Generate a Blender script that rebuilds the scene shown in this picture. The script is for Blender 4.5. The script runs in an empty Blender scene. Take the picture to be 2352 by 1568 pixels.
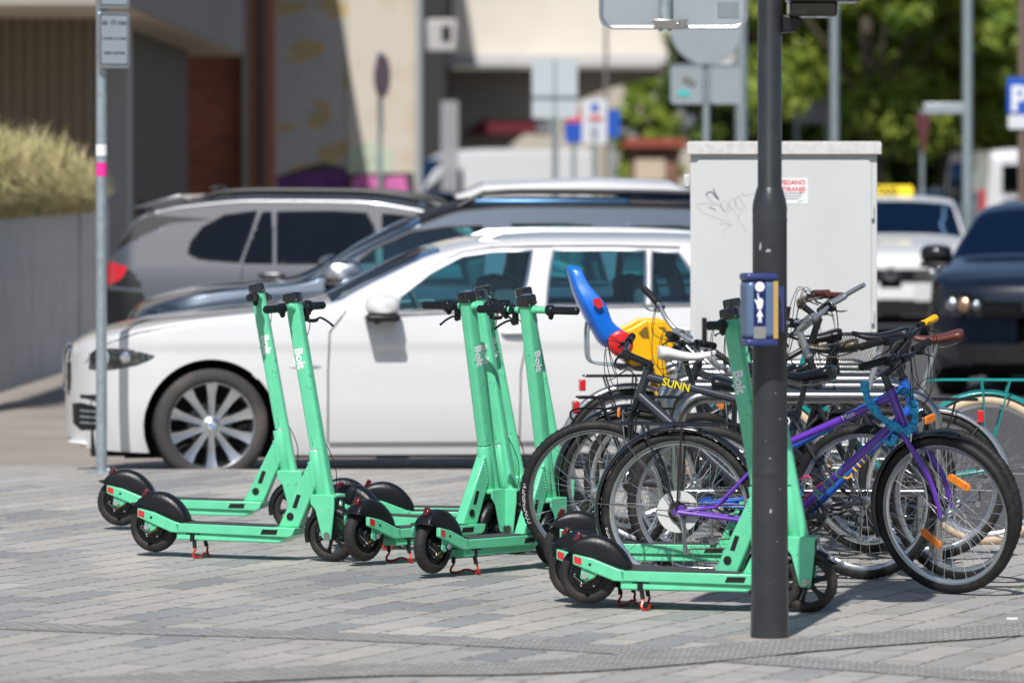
import bpy, math, random
import numpy as np
from mathutils import Vector, Matrix
random.seed(7)
SC = bpy.context.scene
COL = SC.collection
R = math.radians
# ---------------------------------------------------------------- camera, sky, sun, exposure
F = 11760.0            # focal length in overview pixels (2352 wide)
CAMH = 1.75
HY = 392.0             # overview row of the horizon
cd = bpy.data.cameras.new('camera'); cam = bpy.data.objects.new('camera', cd); COL.objects.link(cam)
cam.location = (0, 0, CAMH); cam.rotation_euler = (R(90), 0, 0)
cd.lens = 180.0; cd.sensor_width = 36.0; cd.shift_y = -(784.0 - HY) / 2352.0
cd.clip_start = 0.5; cd.clip_end = 2000
cd.dof.use_dof = True; cd.dof.focus_distance = 22.1; cd.dof.aperture_fstop = 3.2
cd.dof.aperture_blades = 0
SC.camera = cam
W = bpy.data.worlds.new('World'); SC.world = W; W.use_nodes = True
nt = W.node_tree; bgn = nt.nodes['Background']
sky = nt.nodes.new('ShaderNodeTexSky'); sky.sky_type = 'NISHITA'; sky.sun_disc = False
SUNV = Vector((0.17, 0.78, -1.0)).normalized()          # direction the light travels
sky.sun_elevation = math.asin(-SUNV.z); sky.sun_rotation = math.atan2(-SUNV.x, -SUNV.y)
sky.air_density = 1.0; sky.dust_density = 1.2; sky.ozone_density = 1.0
nt.links.new(sky.outputs[0], bgn.inputs[0]); bgn.inputs[1].default_value = 0.085
ld = bpy.data.lights.new('sun', 'SUN'); ld.energy = 4.7; ld.angle = R(0.5); ld.color = (1.0, 0.975, 0.935)
sun = bpy.data.objects.new('sun', ld); COL.objects.link(sun)
sun.rotation_euler = SUNV.to_track_quat('-Z', 'Y').to_euler(); sun.location = (-5, -5, 20)
vs = SC.view_settings; vs.view_transform = 'Standard'; vs.look = 'None'; vs.exposure = 0.0; vs.gamma = 1.0
vs.use_curve_mapping = False
SC.cycles.use_denoising = True
SC.cycles.max_bounces = 8; SC.cycles.transparent_max_bounces = 24
SC.cycles.caustics_reflective = False; SC.cycles.caustics_refractive = False

# ---------------------------------------------------------------- helpers
def P(x, y, s): return Vector(((x - 1176.0) / s, F / s, CAMH - (y - HY) / s))
def G(x, y, z=0.0):
    s = (y - HY) / (CAMH - z); return Vector(((x - 1176.0) / s, F / s, z))
def Gs(x, s, z=0.0): return Vector(((x - 1176.0) / s, F / s, z))
def V(*a): return Vector(a)

MATS = {}
def srgb(r, g, b):
    f = lambda c: (c / 255 / 12.92) if c / 255 <= .04045 else ((c / 255 + .055) / 1.055) ** 2.4
    return (f(r), f(g), f(b))
def mat(name, col, rough=.5, metal=0., coat=0., noise=0., nscale=8., bump=0., bscale=40., spec=.5, alpha=None, dirt=None, emit=None, trans=0., scuff=None):
    if name in MATS: return MATS[name]
    m = bpy.data.materials.new(name); m.use_nodes = True; MATS[name] = m
    t = m.node_tree; b = t.nodes['Principled BSDF']
    b.inputs['Base Color'].default_value = (*col, 1); b.inputs['Roughness'].default_value = rough
    b.inputs['Metallic'].default_value = metal; b.inputs['Coat Weight'].default_value = coat
    b.inputs['Coat Roughness'].default_value = .03
    b.inputs['Specular IOR Level'].default_value = spec
    if trans: b.inputs['Transmission Weight'].default_value = trans
    tc = t.nodes.new('ShaderNodeTexCoord')
    if noise or dirt:
        n = t.nodes.new('ShaderNodeTexNoise'); n.inputs['Scale'].default_value = nscale; n.inputs['Detail'].default_value = 6
        t.links.new(tc.outputs['Object'], n.inputs['Vector'])
        rmp = t.nodes.new('ShaderNodeValToRGB'); t.links.new(n.outputs['Fac'], rmp.inputs[0])
        e = rmp.color_ramp.elements; e[0].position = .3; e[1].position = .7
        if dirt:
            e[0].position = .5; e[0].color = (*col, 1); e[1].color = (*dirt, 1)
        else:
            e[0].color = (*[c * (1 - noise) for c in col], 1); e[1].color = (*[min(1, c * (1 + noise)) for c in col], 1)
        t.links.new(rmp.outputs[0], b.inputs['Base Color'])
    if scuff:
        mp = t.nodes.new('ShaderNodeMapping'); mp.inputs['Scale'].default_value = (1, 1, .35); mp.inputs['Rotation'].default_value = (.3, .5, .2); t.links.new(tc.outputs['Object'], mp.inputs[0])
        n5 = t.nodes.new('ShaderNodeTexNoise'); n5.inputs['Scale'].default_value = 75; n5.inputs['Detail'].default_value = 5; t.links.new(mp.outputs[0], n5.inputs['Vector'])
        n6 = t.nodes.new('ShaderNodeTexNoise'); n6.inputs['Scale'].default_value = 7; t.links.new(tc.outputs['Object'], n6.inputs['Vector'])
        ml = t.nodes.new('ShaderNodeMath'); ml.operation = 'MULTIPLY'; t.links.new(n5.outputs['Fac'], ml.inputs[0]); t.links.new(n6.outputs['Fac'], ml.inputs[1])
        r6 = t.nodes.new('ShaderNodeMapRange'); r6.inputs[1].default_value = .41; r6.inputs[2].default_value = .47; t.links.new(ml.outputs[0], r6.inputs[0])
        mx = t.nodes.new('ShaderNodeMix'); mx.data_type = 'RGBA'; t.links.new(r6.outputs[0], mx.inputs[0]); old = b.inputs['Base Color'].links; 
        if old: t.links.new(old[0].from_socket, mx.inputs[6])
        else: mx.inputs[6].default_value = (*col, 1)
        mx.inputs[7].default_value = (*scuff, 1); t.links.new(mx.outputs[2], b.inputs['Base Color'])
    if bump:
        n2 = t.nodes.new('ShaderNodeTexNoise'); n2.inputs['Scale'].default_value = bscale; n2.inputs['Detail'].default_value = 4
        t.links.new(tc.outputs['Object'], n2.inputs['Vector'])
        bp = t.nodes.new('ShaderNodeBump'); bp.inputs['Strength'].default_value = bump; bp.inputs['Distance'].default_value = .01
        t.links.new(n2.outputs['Fac'], bp.inputs['Height']); t.links.new(bp.outputs[0], b.inputs['Normal'])
    if emit:
        b.inputs['Emission Color'].default_value = (*col, 1); b.inputs['Emission Strength'].default_value = emit
    return m
def glassmat(name, tint, keep, rough=.02, gc=(.62, .80, 1)):
    if name in MATS: return MATS[name]
    m = bpy.data.materials.new(name); m.use_nodes = True; MATS[name] = m
    t = m.node_tree; t.nodes.remove(t.nodes['Principled BSDF']); out = t.nodes['Material Output']
    tr = t.nodes.new('ShaderNodeBsdfTransparent'); tr.inputs[0].default_value = (*[c * keep for c in tint], 1)
    gl = t.nodes.new('ShaderNodeBsdfGlossy'); gl.inputs['Roughness'].default_value = rough; gl.inputs[0].default_value = (*gc, 1)
    fr = t.nodes.new('ShaderNodeFresnel'); fr.inputs[0].default_value = 1.65
    mx = t.nodes.new('ShaderNodeMixShader')
    t.links.new(fr.outputs[0], mx.inputs[0]); t.links.new(tr.outputs[0], mx.inputs[1]); t.links.new(gl.outputs[0], mx.inputs[2])
    t.links.new(mx.outputs[0], out.inputs[0]); return m

class MB:
    def __init__(s): s.v = []; s.f = []; s.m = []; s.cur = 0
    def add(s, vs, fs):
        n = len(s.v); s.v += [tuple(v) for v in vs]
        for f in fs: s.f.append(tuple(i + n for i in f)); s.m.append(s.cur)
        return s
    def box(s, c, d, rot=None):
        c = Vector(c); hx, hy, hz = d[0] / 2, d[1] / 2, d[2] / 2
        vs = [Vector((x, y, z)) for x in (-hx, hx) for y in (-hy, hy) for z in (-hz, hz)]
        if rot is not None: vs = [rot @ v for v in vs]
        return s.add([v + c for v in vs], [(0, 1, 3, 2), (4, 6, 7, 5), (0, 4, 5, 1), (2, 3, 7, 6), (0, 2, 6, 4), (1, 5, 7, 3)])
    def bb(s, x0, x1, y0, y1, z0, z1): return s.box(((x0 + x1) / 2, (y0 + y1) / 2, (z0 + z1) / 2), (x1 - x0, y1 - y0, z1 - z0))
    def rings(s, rings, close_u=False, cap=True):
        n = len(rings[0]); vs = [p for r in rings for p in r]; fs = []; m = len(rings)
        for i in range(m if close_u else m - 1):
            a = i * n; b = ((i + 1) % m) * n
            for j in range(n): k = (j + 1) % n; fs.append((a + j, a + k, b + k, b + j))
        if cap and not close_u: fs.append(tuple(range(n))[::-1]); fs.append(tuple((m - 1) * n + j for j in range(n)))
        return s.add(vs, fs)
    def tube(s, pts, r, n=8, cap=True, closed=False, flat=1.0, up=None):
        pts = [Vector(p) for p in pts]; m = len(pts); rr = r if isinstance(r, (list, tuple)) else [r] * m
        rings = []; nrm = None
        for i in range(m):
            if closed: t = pts[(i + 1) % m] - pts[i - 1]
            else: t = pts[min(i + 1, m - 1)] - pts[max(i - 1, 0)]
            t.normalize()
            if nrm is None:
                u = Vector(up) if up else (Vector((0, 0, 1)) if abs(t.z) < .9 else Vector((0, 1, 0)))
                nrm = (u - t * u.dot(t)).normalized()
            else: nrm = (nrm - t * nrm.dot(t)).normalized()
            b = t.cross(nrm)
            rings.append([pts[i] + (nrm * math.cos(2 * math.pi * j / n) * flat + b * math.sin(2 * math.pi * j / n)) * rr[i] for j in range(n)])
        return s.rings(rings, closed, cap)
    def lathe(s, prof, org, ax, n=24, a0=0., a1=2 * math.pi, rmod=None):
        """prof: (radius, axial) points"""
        ax = Vector(ax).normalized(); u = Vector((0, 0, 1)) if abs(ax.z) < .9 else Vector((1, 0, 0))
        u = (u - ax * u.dot(ax)).normalized(); w = ax.cross(u); org = Vector(org)
        full = abs(a1 - a0 - 2 * math.pi) < 1e-6; k = n if full else n + 1; vs = []
        for i in range(k):
            a = a0 + (a1 - a0) * i / n; d = u * math.cos(a) + w * math.sin(a)
            for j, (r, z) in enumerate(prof):
                q = r if rmod is None else rmod(i, j, r)
                vs.append(org + d * q + ax * z)
        m = len(prof); fs = []
        for i in range(n):
            for j in range(m - 1):
                a = i * m + j; b = ((i + 1) % k) * m + j
                fs.append((a, a + 1, b + 1, b))
        return s.add(vs, fs)
    def cyl(s, a, b, r, n=12, r2=None):
        a = Vector(a); b = Vector(b); return s.tube([a, b], [r, r if r2 is None else r2], n)
    def prism(s, poly, ext):
        """poly: list of 3-D points, ext: vector"""
        poly = [Vector(p) for p in poly]; e = Vector(ext); n = len(poly)
        vs = poly + [p + e for p in poly]
        fs = [tuple(range(n))[::-1], tuple(range(n, 2 * n))] + [(i, (i + 1) % n, n + (i + 1) % n, n + i) for i in range(n)]
        return s.add(vs, fs)
    def prxz(s, poly, y0, y1): return s.prism([(x, y0, z) for x, z in poly], (0, y1 - y0, 0))
    def sph(s, c, r, nu=12, nv=8, rot=None):
        c = Vector(c); r = r if isinstance(r, (tuple, list)) else (r, r, r); vs = []; fs = []
        for i in range(nv + 1):
            t = math.pi * i / nv
            for j in range(nu):
                p = 2 * math.pi * j / nu; q = Vector((r[0] * math.sin(t) * math.cos(p), r[1] * math.sin(t) * math.sin(p), r[2] * math.cos(t)))
                vs.append(c + (rot @ q if rot is not None else q))
        for i in range(nv):
            for j in range(nu):
                k = (j + 1) % nu; fs.append((i * nu + j, (i + 1) * nu + j, (i + 1) * nu + k, i * nu + k))
        return s.add(vs, fs)
    def torus(s, c, ax, Rr, r, n=48, m=10, a0=0., a1=2 * math.pi):
        prof = [(Rr + r * math.cos(2 * math.pi * j / m), r * math.sin(2 * math.pi * j / m)) for j in range(m + 1)]
        return s.lathe(prof, c, ax, n, a0, a1)
    def text(s, txt, size, M, ext=.0006, bold=0., align='LEFT'):
        c = bpy.data.curves.new('t', 'FONT'); c.body = txt; c.size = size; c.extrude = ext; c.offset = bold; c.align_x = align
        c.resolution_u = 3
        o = bpy.data.objects.new('t', c); COL.objects.link(o)
        dg = bpy.context.evaluated_depsgraph_get(); me = o.evaluated_get(dg).to_mesh()
        vs = [M @ v.co for v in me.vertices]; fs = [tuple(p.vertices) for p in me.polygons]
        s.add(vs, fs); o.evaluated_get(dg).to_mesh_clear(); bpy.data.objects.remove(o); bpy.data.curves.remove(c)
        return s
    def xf(s, M, start=0):
        for i in range(start, len(s.v)): s.v[i] = tuple(M @ Vector(s.v[i]))
        return s
    def build(s, name, mats, parent=None, smooth=True, bevel=0., ang=38, seg=2, loc=None):
        me = bpy.data.meshes.new(name); me.from_pydata(s.v, [], s.f)
        mats = mats if isinstance(mats, (list, tuple)) else [mats]
        for m in mats: me.materials.append(m)
        if len(mats) > 1: me.polygons.foreach_set('material_index', s.m)
        if smooth:
            me.shade_smooth()
            try: me.set_sharp_from_angle(angle=R(ang))
            except Exception: pass
        me.update()
        o = bpy.data.objects.new(name, me); COL.objects.link(o)
        if parent is not None: o.parent = parent
        if loc is not None: o.location = loc
        if bevel:
            b = o.modifiers.new('bevel', 'BEVEL'); b.width = bevel; b.segments = seg; b.limit_method = 'ANGLE'; b.angle_limit = R(40)
            b.harden_normals = False
        return o
def tag(o, label=None, cat=None, group=None, kind=None):
    if label: o['label'] = label
    if cat: o['category'] = cat
    if group: o['group'] = group
    if kind: o['kind'] = kind
    return o
def thing(name, label, cat, loc=(0, 0, 0), rz=0., group=None):
    o = bpy.data.objects.new(name, None); COL.objects.link(o); o.location = loc; o.rotation_euler = (0, 0, rz)
    o.empty_display_size = .1
    return tag(o, label, cat, group)
def struct(o): o['kind'] = 'structure'; return o
def copy_tree(o, parent=None):
    c = o.copy(); COL.objects.link(c); c.parent = parent
    for ch in list(o.children): copy_tree(ch, c)
    return c
def spline(pts, n=6, closed=False):
    pts = [Vector(p) for p in pts]; out = []; m = len(pts)
    for i in range(m if closed else m - 1):
        if closed: p0, p1, p2, p3 = pts[i - 1], pts[i], pts[(i + 1) % m], pts[(i + 2) % m]
        else: p0, p1, p2, p3 = pts[max(i - 1, 0)], pts[i], pts[i + 1], pts[min(i + 2, m - 1)]
        for k in range(n):
            t = k / n
            out.append(.5 * ((2 * p1) + (-p0 + p2) * t + (2 * p0 - 5 * p1 + 4 * p2 - p3) * t * t + (-p0 + 3 * p1 - 3 * p2 + p3) * t ** 3))
    if not closed: out.append(pts[-1])
    return out
def pchip(pts):
    x = np.array([p[0] for p in pts], float); y = np.array([p[1] for p in pts], float)
    h = np.diff(x); d = np.diff(y) / h; m = np.zeros(len(x)); m[0] = d[0]; m[-1] = d[-1]
    for i in range(1, len(x) - 1):
        if d[i - 1] * d[i] > 0:
            w1 = 2 * h[i] + h[i - 1]; w2 = h[i] + 2 * h[i - 1]; m[i] = (w1 + w2) / (w1 / d[i - 1] + w2 / d[i])
    def f(q):
        q = min(max(q, x[0]), x[-1]); i = min(int(np.searchsorted(x, q, 'right')) - 1, len(x) - 2); i = max(i, 0)
        t = (q - x[i]) / h[i]; t2 = t * t; t3 = t2 * t
        return float((2 * t3 - 3 * t2 + 1) * y[i] + (t3 - 2 * t2 + t) * h[i] * m[i] + (-2 * t3 + 3 * t2) * y[i + 1] + (t3 - t2) * h[i] * m[i + 1])
    return f
def inpoly(x, y, poly):
    r = False; n = len(poly); j = n - 1
    for i in range(n):
        xi, yi = poly[i]; xj, yj = poly[j]
        if (yi > y) != (yj > y) and x < (xj - xi) * (y - yi) / (yj - yi) + xi: r = not r
        j = i
    return r

# ---------------------------------------------------------------- common materials
M_green = mat('scooter_green', (.13, .62, .35), .30, coat=.3, noise=.07, nscale=14, bump=.03, bscale=30, scuff=(.07, .36, .21))
M_black = mat('black_plastic', (.008, .009, .011), .34, bump=.15, bscale=160, noise=.2, nscale=20, spec=.4, scuff=(.10, .10, .105))
M_blackm = mat('black_matt', (.010, .010, .011), .6, spec=.35)
M_blackg = mat('black_gloss', (.01, .01, .012), .18, coat=.5)
M_rubber = mat('rubber', (.022, .021, .021), .7, bump=.3, bscale=120, dirt=(.058, .047, .037), nscale=7, spec=.35)
M_rubk = mat('rubber_knobbly', (.011, .011, .012), .62, dirt=(.032, .029, .026), nscale=14, spec=.35)
M_chrome = mat('chrome', (.82, .83, .85), .1, 1.)
M_steel = mat('brushed_steel', (.42, .41, .40), .22, 1., noise=.12, nscale=14, bump=.05, bscale=200)
M_alu = mat('alloy', (.62, .63, .65), .3, 1., noise=.08)
M_rim = mat('rim_alloy', (.68, .69, .71), .22, .9)
M_galv = mat('galvanised', (.37, .43, .46), .42, .55, noise=.14, nscale=25)
M_redrefl = mat('red_reflector', (.62, .02, .03), .25, coat=.6)
M_orange = mat('orange_reflector', (.95, .25, .015), .25, coat=.6)
M_redmet = mat('red_anodised', (.72, .05, .03), .28, .55)
M_white = mat('white_marking', (.82, .84, .84), .5)
M_grip = mat('grip_tape', (.05, .05, .055), .95, noise=.5, nscale=220, bump=.4, bscale=300)
# ---------------------------------------------------------------- kick scooters
SA = Vector((.853, 0, .293)); SB = Vector((.683, 0, 1.199)); SAX = (SB - SA).normalized(); SPERP = Vector((SAX.z, 0, -SAX.x))
FW = .87; WR = .119
def on_axis(z): return SA + SAX * ((z - SA.z) / SAX.z)
def rrect(c, u, w, hu0, hu1, hw, r=.012, k=3):
    """rounded rectangle ring from -hu0..hu1 along u and +-hw along w"""
    pts = []
    for (cu, cw, a0) in ((hu1 - r, hw - r, 0), (-hu0 + r, hw - r, 90), (-hu0 + r, -hw + r, 180), (hu1 - r, -hw + r, 270)):
        for i in range(k + 1):
            a = R(a0 + 90 * i / k); pts.append(c + u * (cu + r * math.cos(a)) + w * (cw + r * math.sin(a)))
    return pts
def shell(mb, c, Rad, hw, a0, a1, n, drop=.022, th=.003):
    """curved mudguard around the y axis through c; angles from +x, counter-clockwise"""
    rings = []
    prof = [(-hw, -drop), (-hw * .93, -drop * .4), (-hw * .6, 0), (0, .006), (hw * .6, 0), (hw * .93, -drop * .4), (hw, -drop)]
    for i in range(n + 1):
        a = R(a0 + (a1 - a0) * i / n); d = Vector((math.cos(a), 0, math.sin(a)))
        o = [Vector(c) + d * (Rad + q) + Vector((0, y, 0)) for y, q in prof]
        inn = [Vector(c) + d * (Rad + q - th) + Vector((0, y * .96, 0)) for y, q in reversed(prof)]
        rings.append(o + inn)
    mb.rings(rings)
def scooter_tyre(tread=True):
    mb = MB(); prof = []
    for j in range(15):
        a = math.pi * (-.62 + 1.24 * j / 14); prof.append((WR - .026 + .026 * math.cos(a), .027 * math.sin(a)))
    prof = [(prof[0][0] - .004, prof[0][1] * .8)] + prof + [(prof[-1][0] - .004, prof[-1][1] * .8)]
    def rm(i, j, r):
        if 4 < j < 12 and ((i + (j if (i // 12) % 2 else -j)) % 6 == 0): return r - .0018
        return r
    mb.lathe(prof, (0, 0, 0), (0, 1, 0), 144, rmod=rm); return mb
def make_scooter():
    root = thing('electric_scooter', 'x', 'scooter', group='mint green rental scooters parked on the paving')
    # ---- deck
    mb = MB()
    for sy in (-1, 1):
        y = sy * .066
        mb.prxz([(-.05, .182), (-.05, .222), (.03, .205), (.135, .165), (.16, .16), (.16, .115), (.115, .118)], y - .011, y + .011)
        mb.prxz([(-.015, .19), (.075, .165), (.03, .125), (.0, .112), (-.022, .125)], y - sy * .004 - .004, y - sy * .004 + .004)
    mb.prxz([(.14, .159), (.735, .151), (.722, .118), (.70, .108), (.15, .117)], -.077, .077)
    dk = mb.build('deck', M_green, root, bevel=.006)
    mb = MB(); mb.prism([(.142, -.068, .083), (.65, -.068, .081), (.718, -.055, .12), (.142, -.068, .12)], (0, .136, 0))
    mb.build('battery_tray', M_green, dk, bevel=.006)
    mb = MB(); mb.prxz([(.17, .1575), (.17, .1615), (.622, .1555), (.622, .152)], -.07, .07); mb.build('grip_mat', M_grip, dk, smooth=False)
    for sy in (-1, 1):
        mb = MB(); y = sy * .0775; mb.prxz([(-.044, .188), (-.044, .216), (-.014, .207), (-.014, .178)], y - .0008, y + .0008); mb.build('reflector', M_redrefl, dk)
    mb = MB(); mb.cyl((.0, -.095, .1376), (.0, .095, .1376), .007, 10)
    for sy in (-1, 1): mb.lathe([(0, .0), (.012, .0), (.014, .004), (.014, .012), (.0, .014)], (0, sy * .074, .1376), (0, sy, 0), 6)
    mb.build('axle_nut', M_chrome, dk)
    mb = MB(); mb.cyl((.02, -.0775, .182), (.02, -.0785, .182), .006, 10)
    mb.build('hole', M_blackm, dk); mb = MB(); mb.prxz([(.565, .12), (.575, .142), (.65, .142), (.643, .12)], -.0787, -.0775); mb.build('marking', M_blackm, dk)
    # ---- neck and head tube
    nk = MB(); nk.prxz([(.627, .150), (.732, .150), (.818, .355), (.79, .466)], -.028, .028)
    nko = nk.build('neck', M_green, root, bevel=.007)
    mb = MB(); mb.lathe([(0, 0), (.017, 0), (.017, .004), (.0, .005)], (.69, -.0285, .20), (0, -1, 0), 16); mb.build('rubber_plug', M_blackm, nko); mb = MB()
    mb.prxz([(.70, .24), (.722, .30), (.742, .296), (.72, .236)], -.0290, -.0282); mb.build('dark_patch', M_blackm, nko)
    mb = MB(); a = on_axis(.30) - SPERP * .014; b = on_axis(.50) - SPERP * .014
    mb.lathe([(0, 0), (.029, 0), (.032, .004), (.032, (b - a).length - .004), (.029, (b - a).length), (0, (b - a).length)], a, SAX, 28)
    # weld beads
    for i in range(9):
        q = on_axis(.345 + i * .013) - SPERP * .046 + Vector((0, -.026, 0)); mb.sph(q, .0055, 6, 5)
    mb.build('head_tube', M_green, root)
    # ---- steering column
    mb = MB(); Y = Vector((0, 1, 0))
    zs = [.296, .32, .505]
    mb.rings([rrect(on_axis(z), SPERP, Y, -.004, .036, .027, .011) for z in zs])
    mb.rings([rrect(on_axis(z), SPERP, Y, .031, .036, .0275, .015, 4) for z in (.505, .52, .9, 1.16)])
    mb.rings([rrect(on_axis(z), SPERP, Y, .034, .040, .031, .012) for z in (.283, .298)])
    for k in range(7): mb.sph(on_axis(.53 + .01 * k) + SPERP * (-.006) + Vector((0, -.0275, 0)), (.004, .002, .006), 6, 5)
    colm = mb.build('steering_column', M_green, root, ang=30)
    # logo both sides, letters run down the column
    for sy in (-1, 1):
        mb = MB(); o = on_axis(.955) + Vector((0, sy * .0281, 0)) + SPERP * (-.017 if sy < 0 else .021)
        ex = -SAX; ey = SPERP * (1 if sy < 0 else -1); ez = Vector((0, sy, 0))
        M = Matrix(((ex.x, ey.x, ez.x, o.x), (ex.y, ey.y, ez.y, o.y), (ex.z, ey.z, ez.z, o.z), (0, 0, 0, 1)))
        mb.text('Bolt', .056, M, bold=.0022)
        mb.lathe([(0, 0), (.0052, 0), (.0052, .0006), (0, .0007)], o + ex * .058 - ey * .011, ez, 14)
        mb.build('logo', M_white, colm, smooth=False)
    # ---- display
    mb = MB(); mb.rings([rrect(on_axis(z), SPERP, Y, .037 - i, .041 - i, .032 - i, .012) for z, i in ((1.157, 0), (1.186, 0), (1.198, .002), (1.201, .008))])
    for k in (0, 1, 3, 4): mb.box(on_axis(1.182) + SPERP * (-.006 + .006 * k) + Vector((0, -.0322, 0)), (.002, .001, .011))
    d = mb.build('display', M_blackg, root)
    for dx in (-.025, .035): mb = MB(); mb.sph(on_axis(1.165) + SPERP * dx + Vector((0, -.0318, 0)), .0033, 8, 6); mb.build('screw', M_chrome, d)
    # ---- handlebar
    h = on_axis(1.135) + SPERP * .004
    mb = MB(); mb.cyl(h + Y * -.14, h + Y * .14, .0145, 14)
    for sy in (-1, 1): mb.lathe([(.019, .034), (.021, .036), (.0145, .044)], h, (0, sy, 0), 16)
    hb = mb.build('handlebar', M_green, root)
    for sy in (-1, 1):
        mb = MB(); pr = [(0, .272), (.013, .272), (.018, .266)]
        for i in range(14): pr += [(.0182, .262 - i * .0085), (.0170, .262 - i * .0085 - .004)]
        pr += [(.0175, .14), (.0, .14)]
        mb.lathe(pr, h, (0, sy, 0), 18); mb.build('grip', M_black, root)
        mb = MB(); r = .029 if sy > 0 else .024
        mb.lathe([(.0145, .105), (r * .9, .107), (r, .113), (r, .132), (r * .85, .139), (.0145, .14)], h, (0, sy, 0), 20)
        mb.sph(h + Vector((.004, sy * .122, -.024)), (.014, .013, .018), 10, 8)
        mb.build('throttle' if sy < 0 else 'collar', M_black, root)
    mb = MB(); q = h + Vector((0, .078, 0))
    mb.lathe([(.0145, -.014), (.021, -.013), (.021, .013), (.0145, .014)], q, (0, 1, 0), 16)
    mb.box(q + Vector((.014, 0, -.035)), (.022, .022, .062))
    mb.tube(spline([q + Vector((.02, .01, -.062)), q + Vector((.045, .035, -.062)), q + Vector((.055, .06, -.05)), q + Vector((.062, .11, -.066)), q + Vector((.07, .155, -.09))], 4),
            [.009] * 6 + [.0055] * 10 + [.007], 8, flat=1.)
    mb.build('brake_lever', M_black, root, bevel=.002)
    mb = MB(); mb.tube(spline([q + Vector((.03, 0, -.04)), q + Vector((.055, -.04, -.09)), q + Vector((.04, -.075, -.17)), q + Vector((.0, -.085, -.20))], 5), .0022, 6)
    mb.build('brake_cable', M_blackm, root); mb = MB()
    mb.tube(spline([on_axis(.60) + V(-.0, .03, 0), on_axis(.45) + V(.05, .036, 0), on_axis(.36) + V(.045, .04, 0), on_axis(.30) + V(.02, .045, 0)], 5), .0022, 6)
    mb.build('brake_cable', M_blackm, root)
    # ---- fork
    mb = MB()
    for sy in (-1, 1):
        mb.prxz([(.800, .300), (.922, .300), (.921, .24), (.905, .103), (.866, .103), (.858, .112), (.826, .232), (.80, .262)], sy * .050 - .005, sy * .050 + .005)
    mb.prxz([(.797, .282), (.80, .303), (.922, .303), (.925, .288), (.905, .285)], -.0548, .0548)
    mb.build('fork', M_green, root, bevel=.0045)
    mb = MB()
    for sy in (-1, 1):
        mb.lathe([(0, 0), (.012, 0), (.015, .003), (.015, .006), (.006, .008), (0, .006)], (.886, sy * .055, .122), (0, sy, 0), 18)
        mb.build('bolt', M_steel, root); mb = MB()
        for q in ((.853, .232), (.894, .237)): mb.lathe([(0, 0), (.0035, 0), (0, .003)], (q[0], sy * .0553, q[1]), (0, sy, 0), 8); mb.build('bolt', M_steel, root); mb = MB()
    mb = MB(); mb.prxz([(.904, .225), (.910, .298), (.929, .292), (.924, .228)], -.043, .043); hl = mb.build('headlight', M_blackg, root, bevel=.004)
    mb = MB(); mb.lathe([(.0, .002), (.014, .001), (.018, -.004)], (.9285, 0, .262), (1, 0, 0), 20); mb.build('lens', mat('lens', (.75, .77, .78), .08, .6), hl)
    # ---- front wheel (on the fork bolts) and mudguard
    def rim(spokes):
        mb = MB()
        for sy in (-1, 1): mb.lathe([(.086, .020), (.094, .021), (.090, .014), (.080, .012)], (0, 0, 0), (0, sy, 0), 40)
        mb.lathe([(.080, -.013), (.080, .013)], (0, 0, 0), (0, 1, 0), 40)
        mb.lathe([(0, -.03), (.012, -.03), (.022, -.02), (.022, .02), (.012, .03), (0, .03)], (0, 0, 0), (0, 1, 0), 20)
        if spokes:
            for k in range(6):
                a = 2 * math.pi * k / 6 + .26; dr = Vector((math.cos(a), 0, math.sin(a)))
                mb.tube([dr * .018, dr * .05, dr * .084], [.009, .0065, .011], 8, flat=1.4)
        else:
            mb.lathe([(.0, -.014), (.08, -.012)], (0, 0, 0), (0, 1, 0), 32); mb.lathe([(.0, .014), (.08, .012)], (0, 0, 0), (0, 1, 0), 32)
            for sy in (-1, 1):
                mb.lathe([(.0, .034), (.026, .034), (.034, .026), (.058, .024), (.060, .012)], (0, 0, 0), (0, sy, 0), 28)
                mb.lathe([(.063, .012), (.064, .019), (.068, .019), (.069, .012)], (0, 0, 0), (0, sy, 0), 28)
        return mb
    ty = scooter_tyre()
    for nm, loc, sp in (('front_wheel', (.886, 0, WR), True), ('rear_wheel', (0, 0, .1376), False)):
        w = rim(sp).build('wheel', M_black, root, loc=loc)
        t = ty.build('tyre', M_rubber, w, ang=60) if nm == 'front_wheel' else None
        if t is not None: TY = t
        else:
            t = bpy.data.objects.new('tyre', TY.data); COL.objects.link(t); t.parent = w
            mb = MB()
            for k in range(6):
                a = 2 * math.pi * k / 6; mb.lathe([(0, .003), (.0035, .002), (.0035, 0)], (.052 * math.cos(a), -.0245, .052 * math.sin(a)), (0, -1, 0), 8)
            mb.cyl((-.055, -.034, -.005), (-.02, -.037, -.03), .0016, 6)
            mb.sph((-.022, -.036, -.034), .006, 8, 6)
            mb.build('screw', M_chrome, w)
            sp_ = []
            for k in range(90):
                t_ = k / 89; a = t_ * 2 * math.pi * 12; c = Vector((-.018 + .055 * t_, -.038, -.036 + .028 * t_))
                sp_.append(c + Vector((0.0025 * math.cos(a), .004 * math.sin(a), .004 * math.cos(a))))
            MB().tube(sp_, .0011, 5).build('brake_spring', mat('brass', (.6, .42, .16), .3, 1.), w)
    mb = MB(); shell(mb, (.886, 0, WR), .132, .038, 52, 196, 28); mb.build('front_mudguard', M_black, root, ang=50)
    # ---- rear mudguard: a closed hump on a flange
    mb = MB(); A = Vector((-.085, 0, .232)); B = Vector((.175, 0, .158)); e = (B - A); L = e.length; e.normalize(); n_ = Vector((-e.z, 0, e.x)); rings = []
    N = 22
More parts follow.
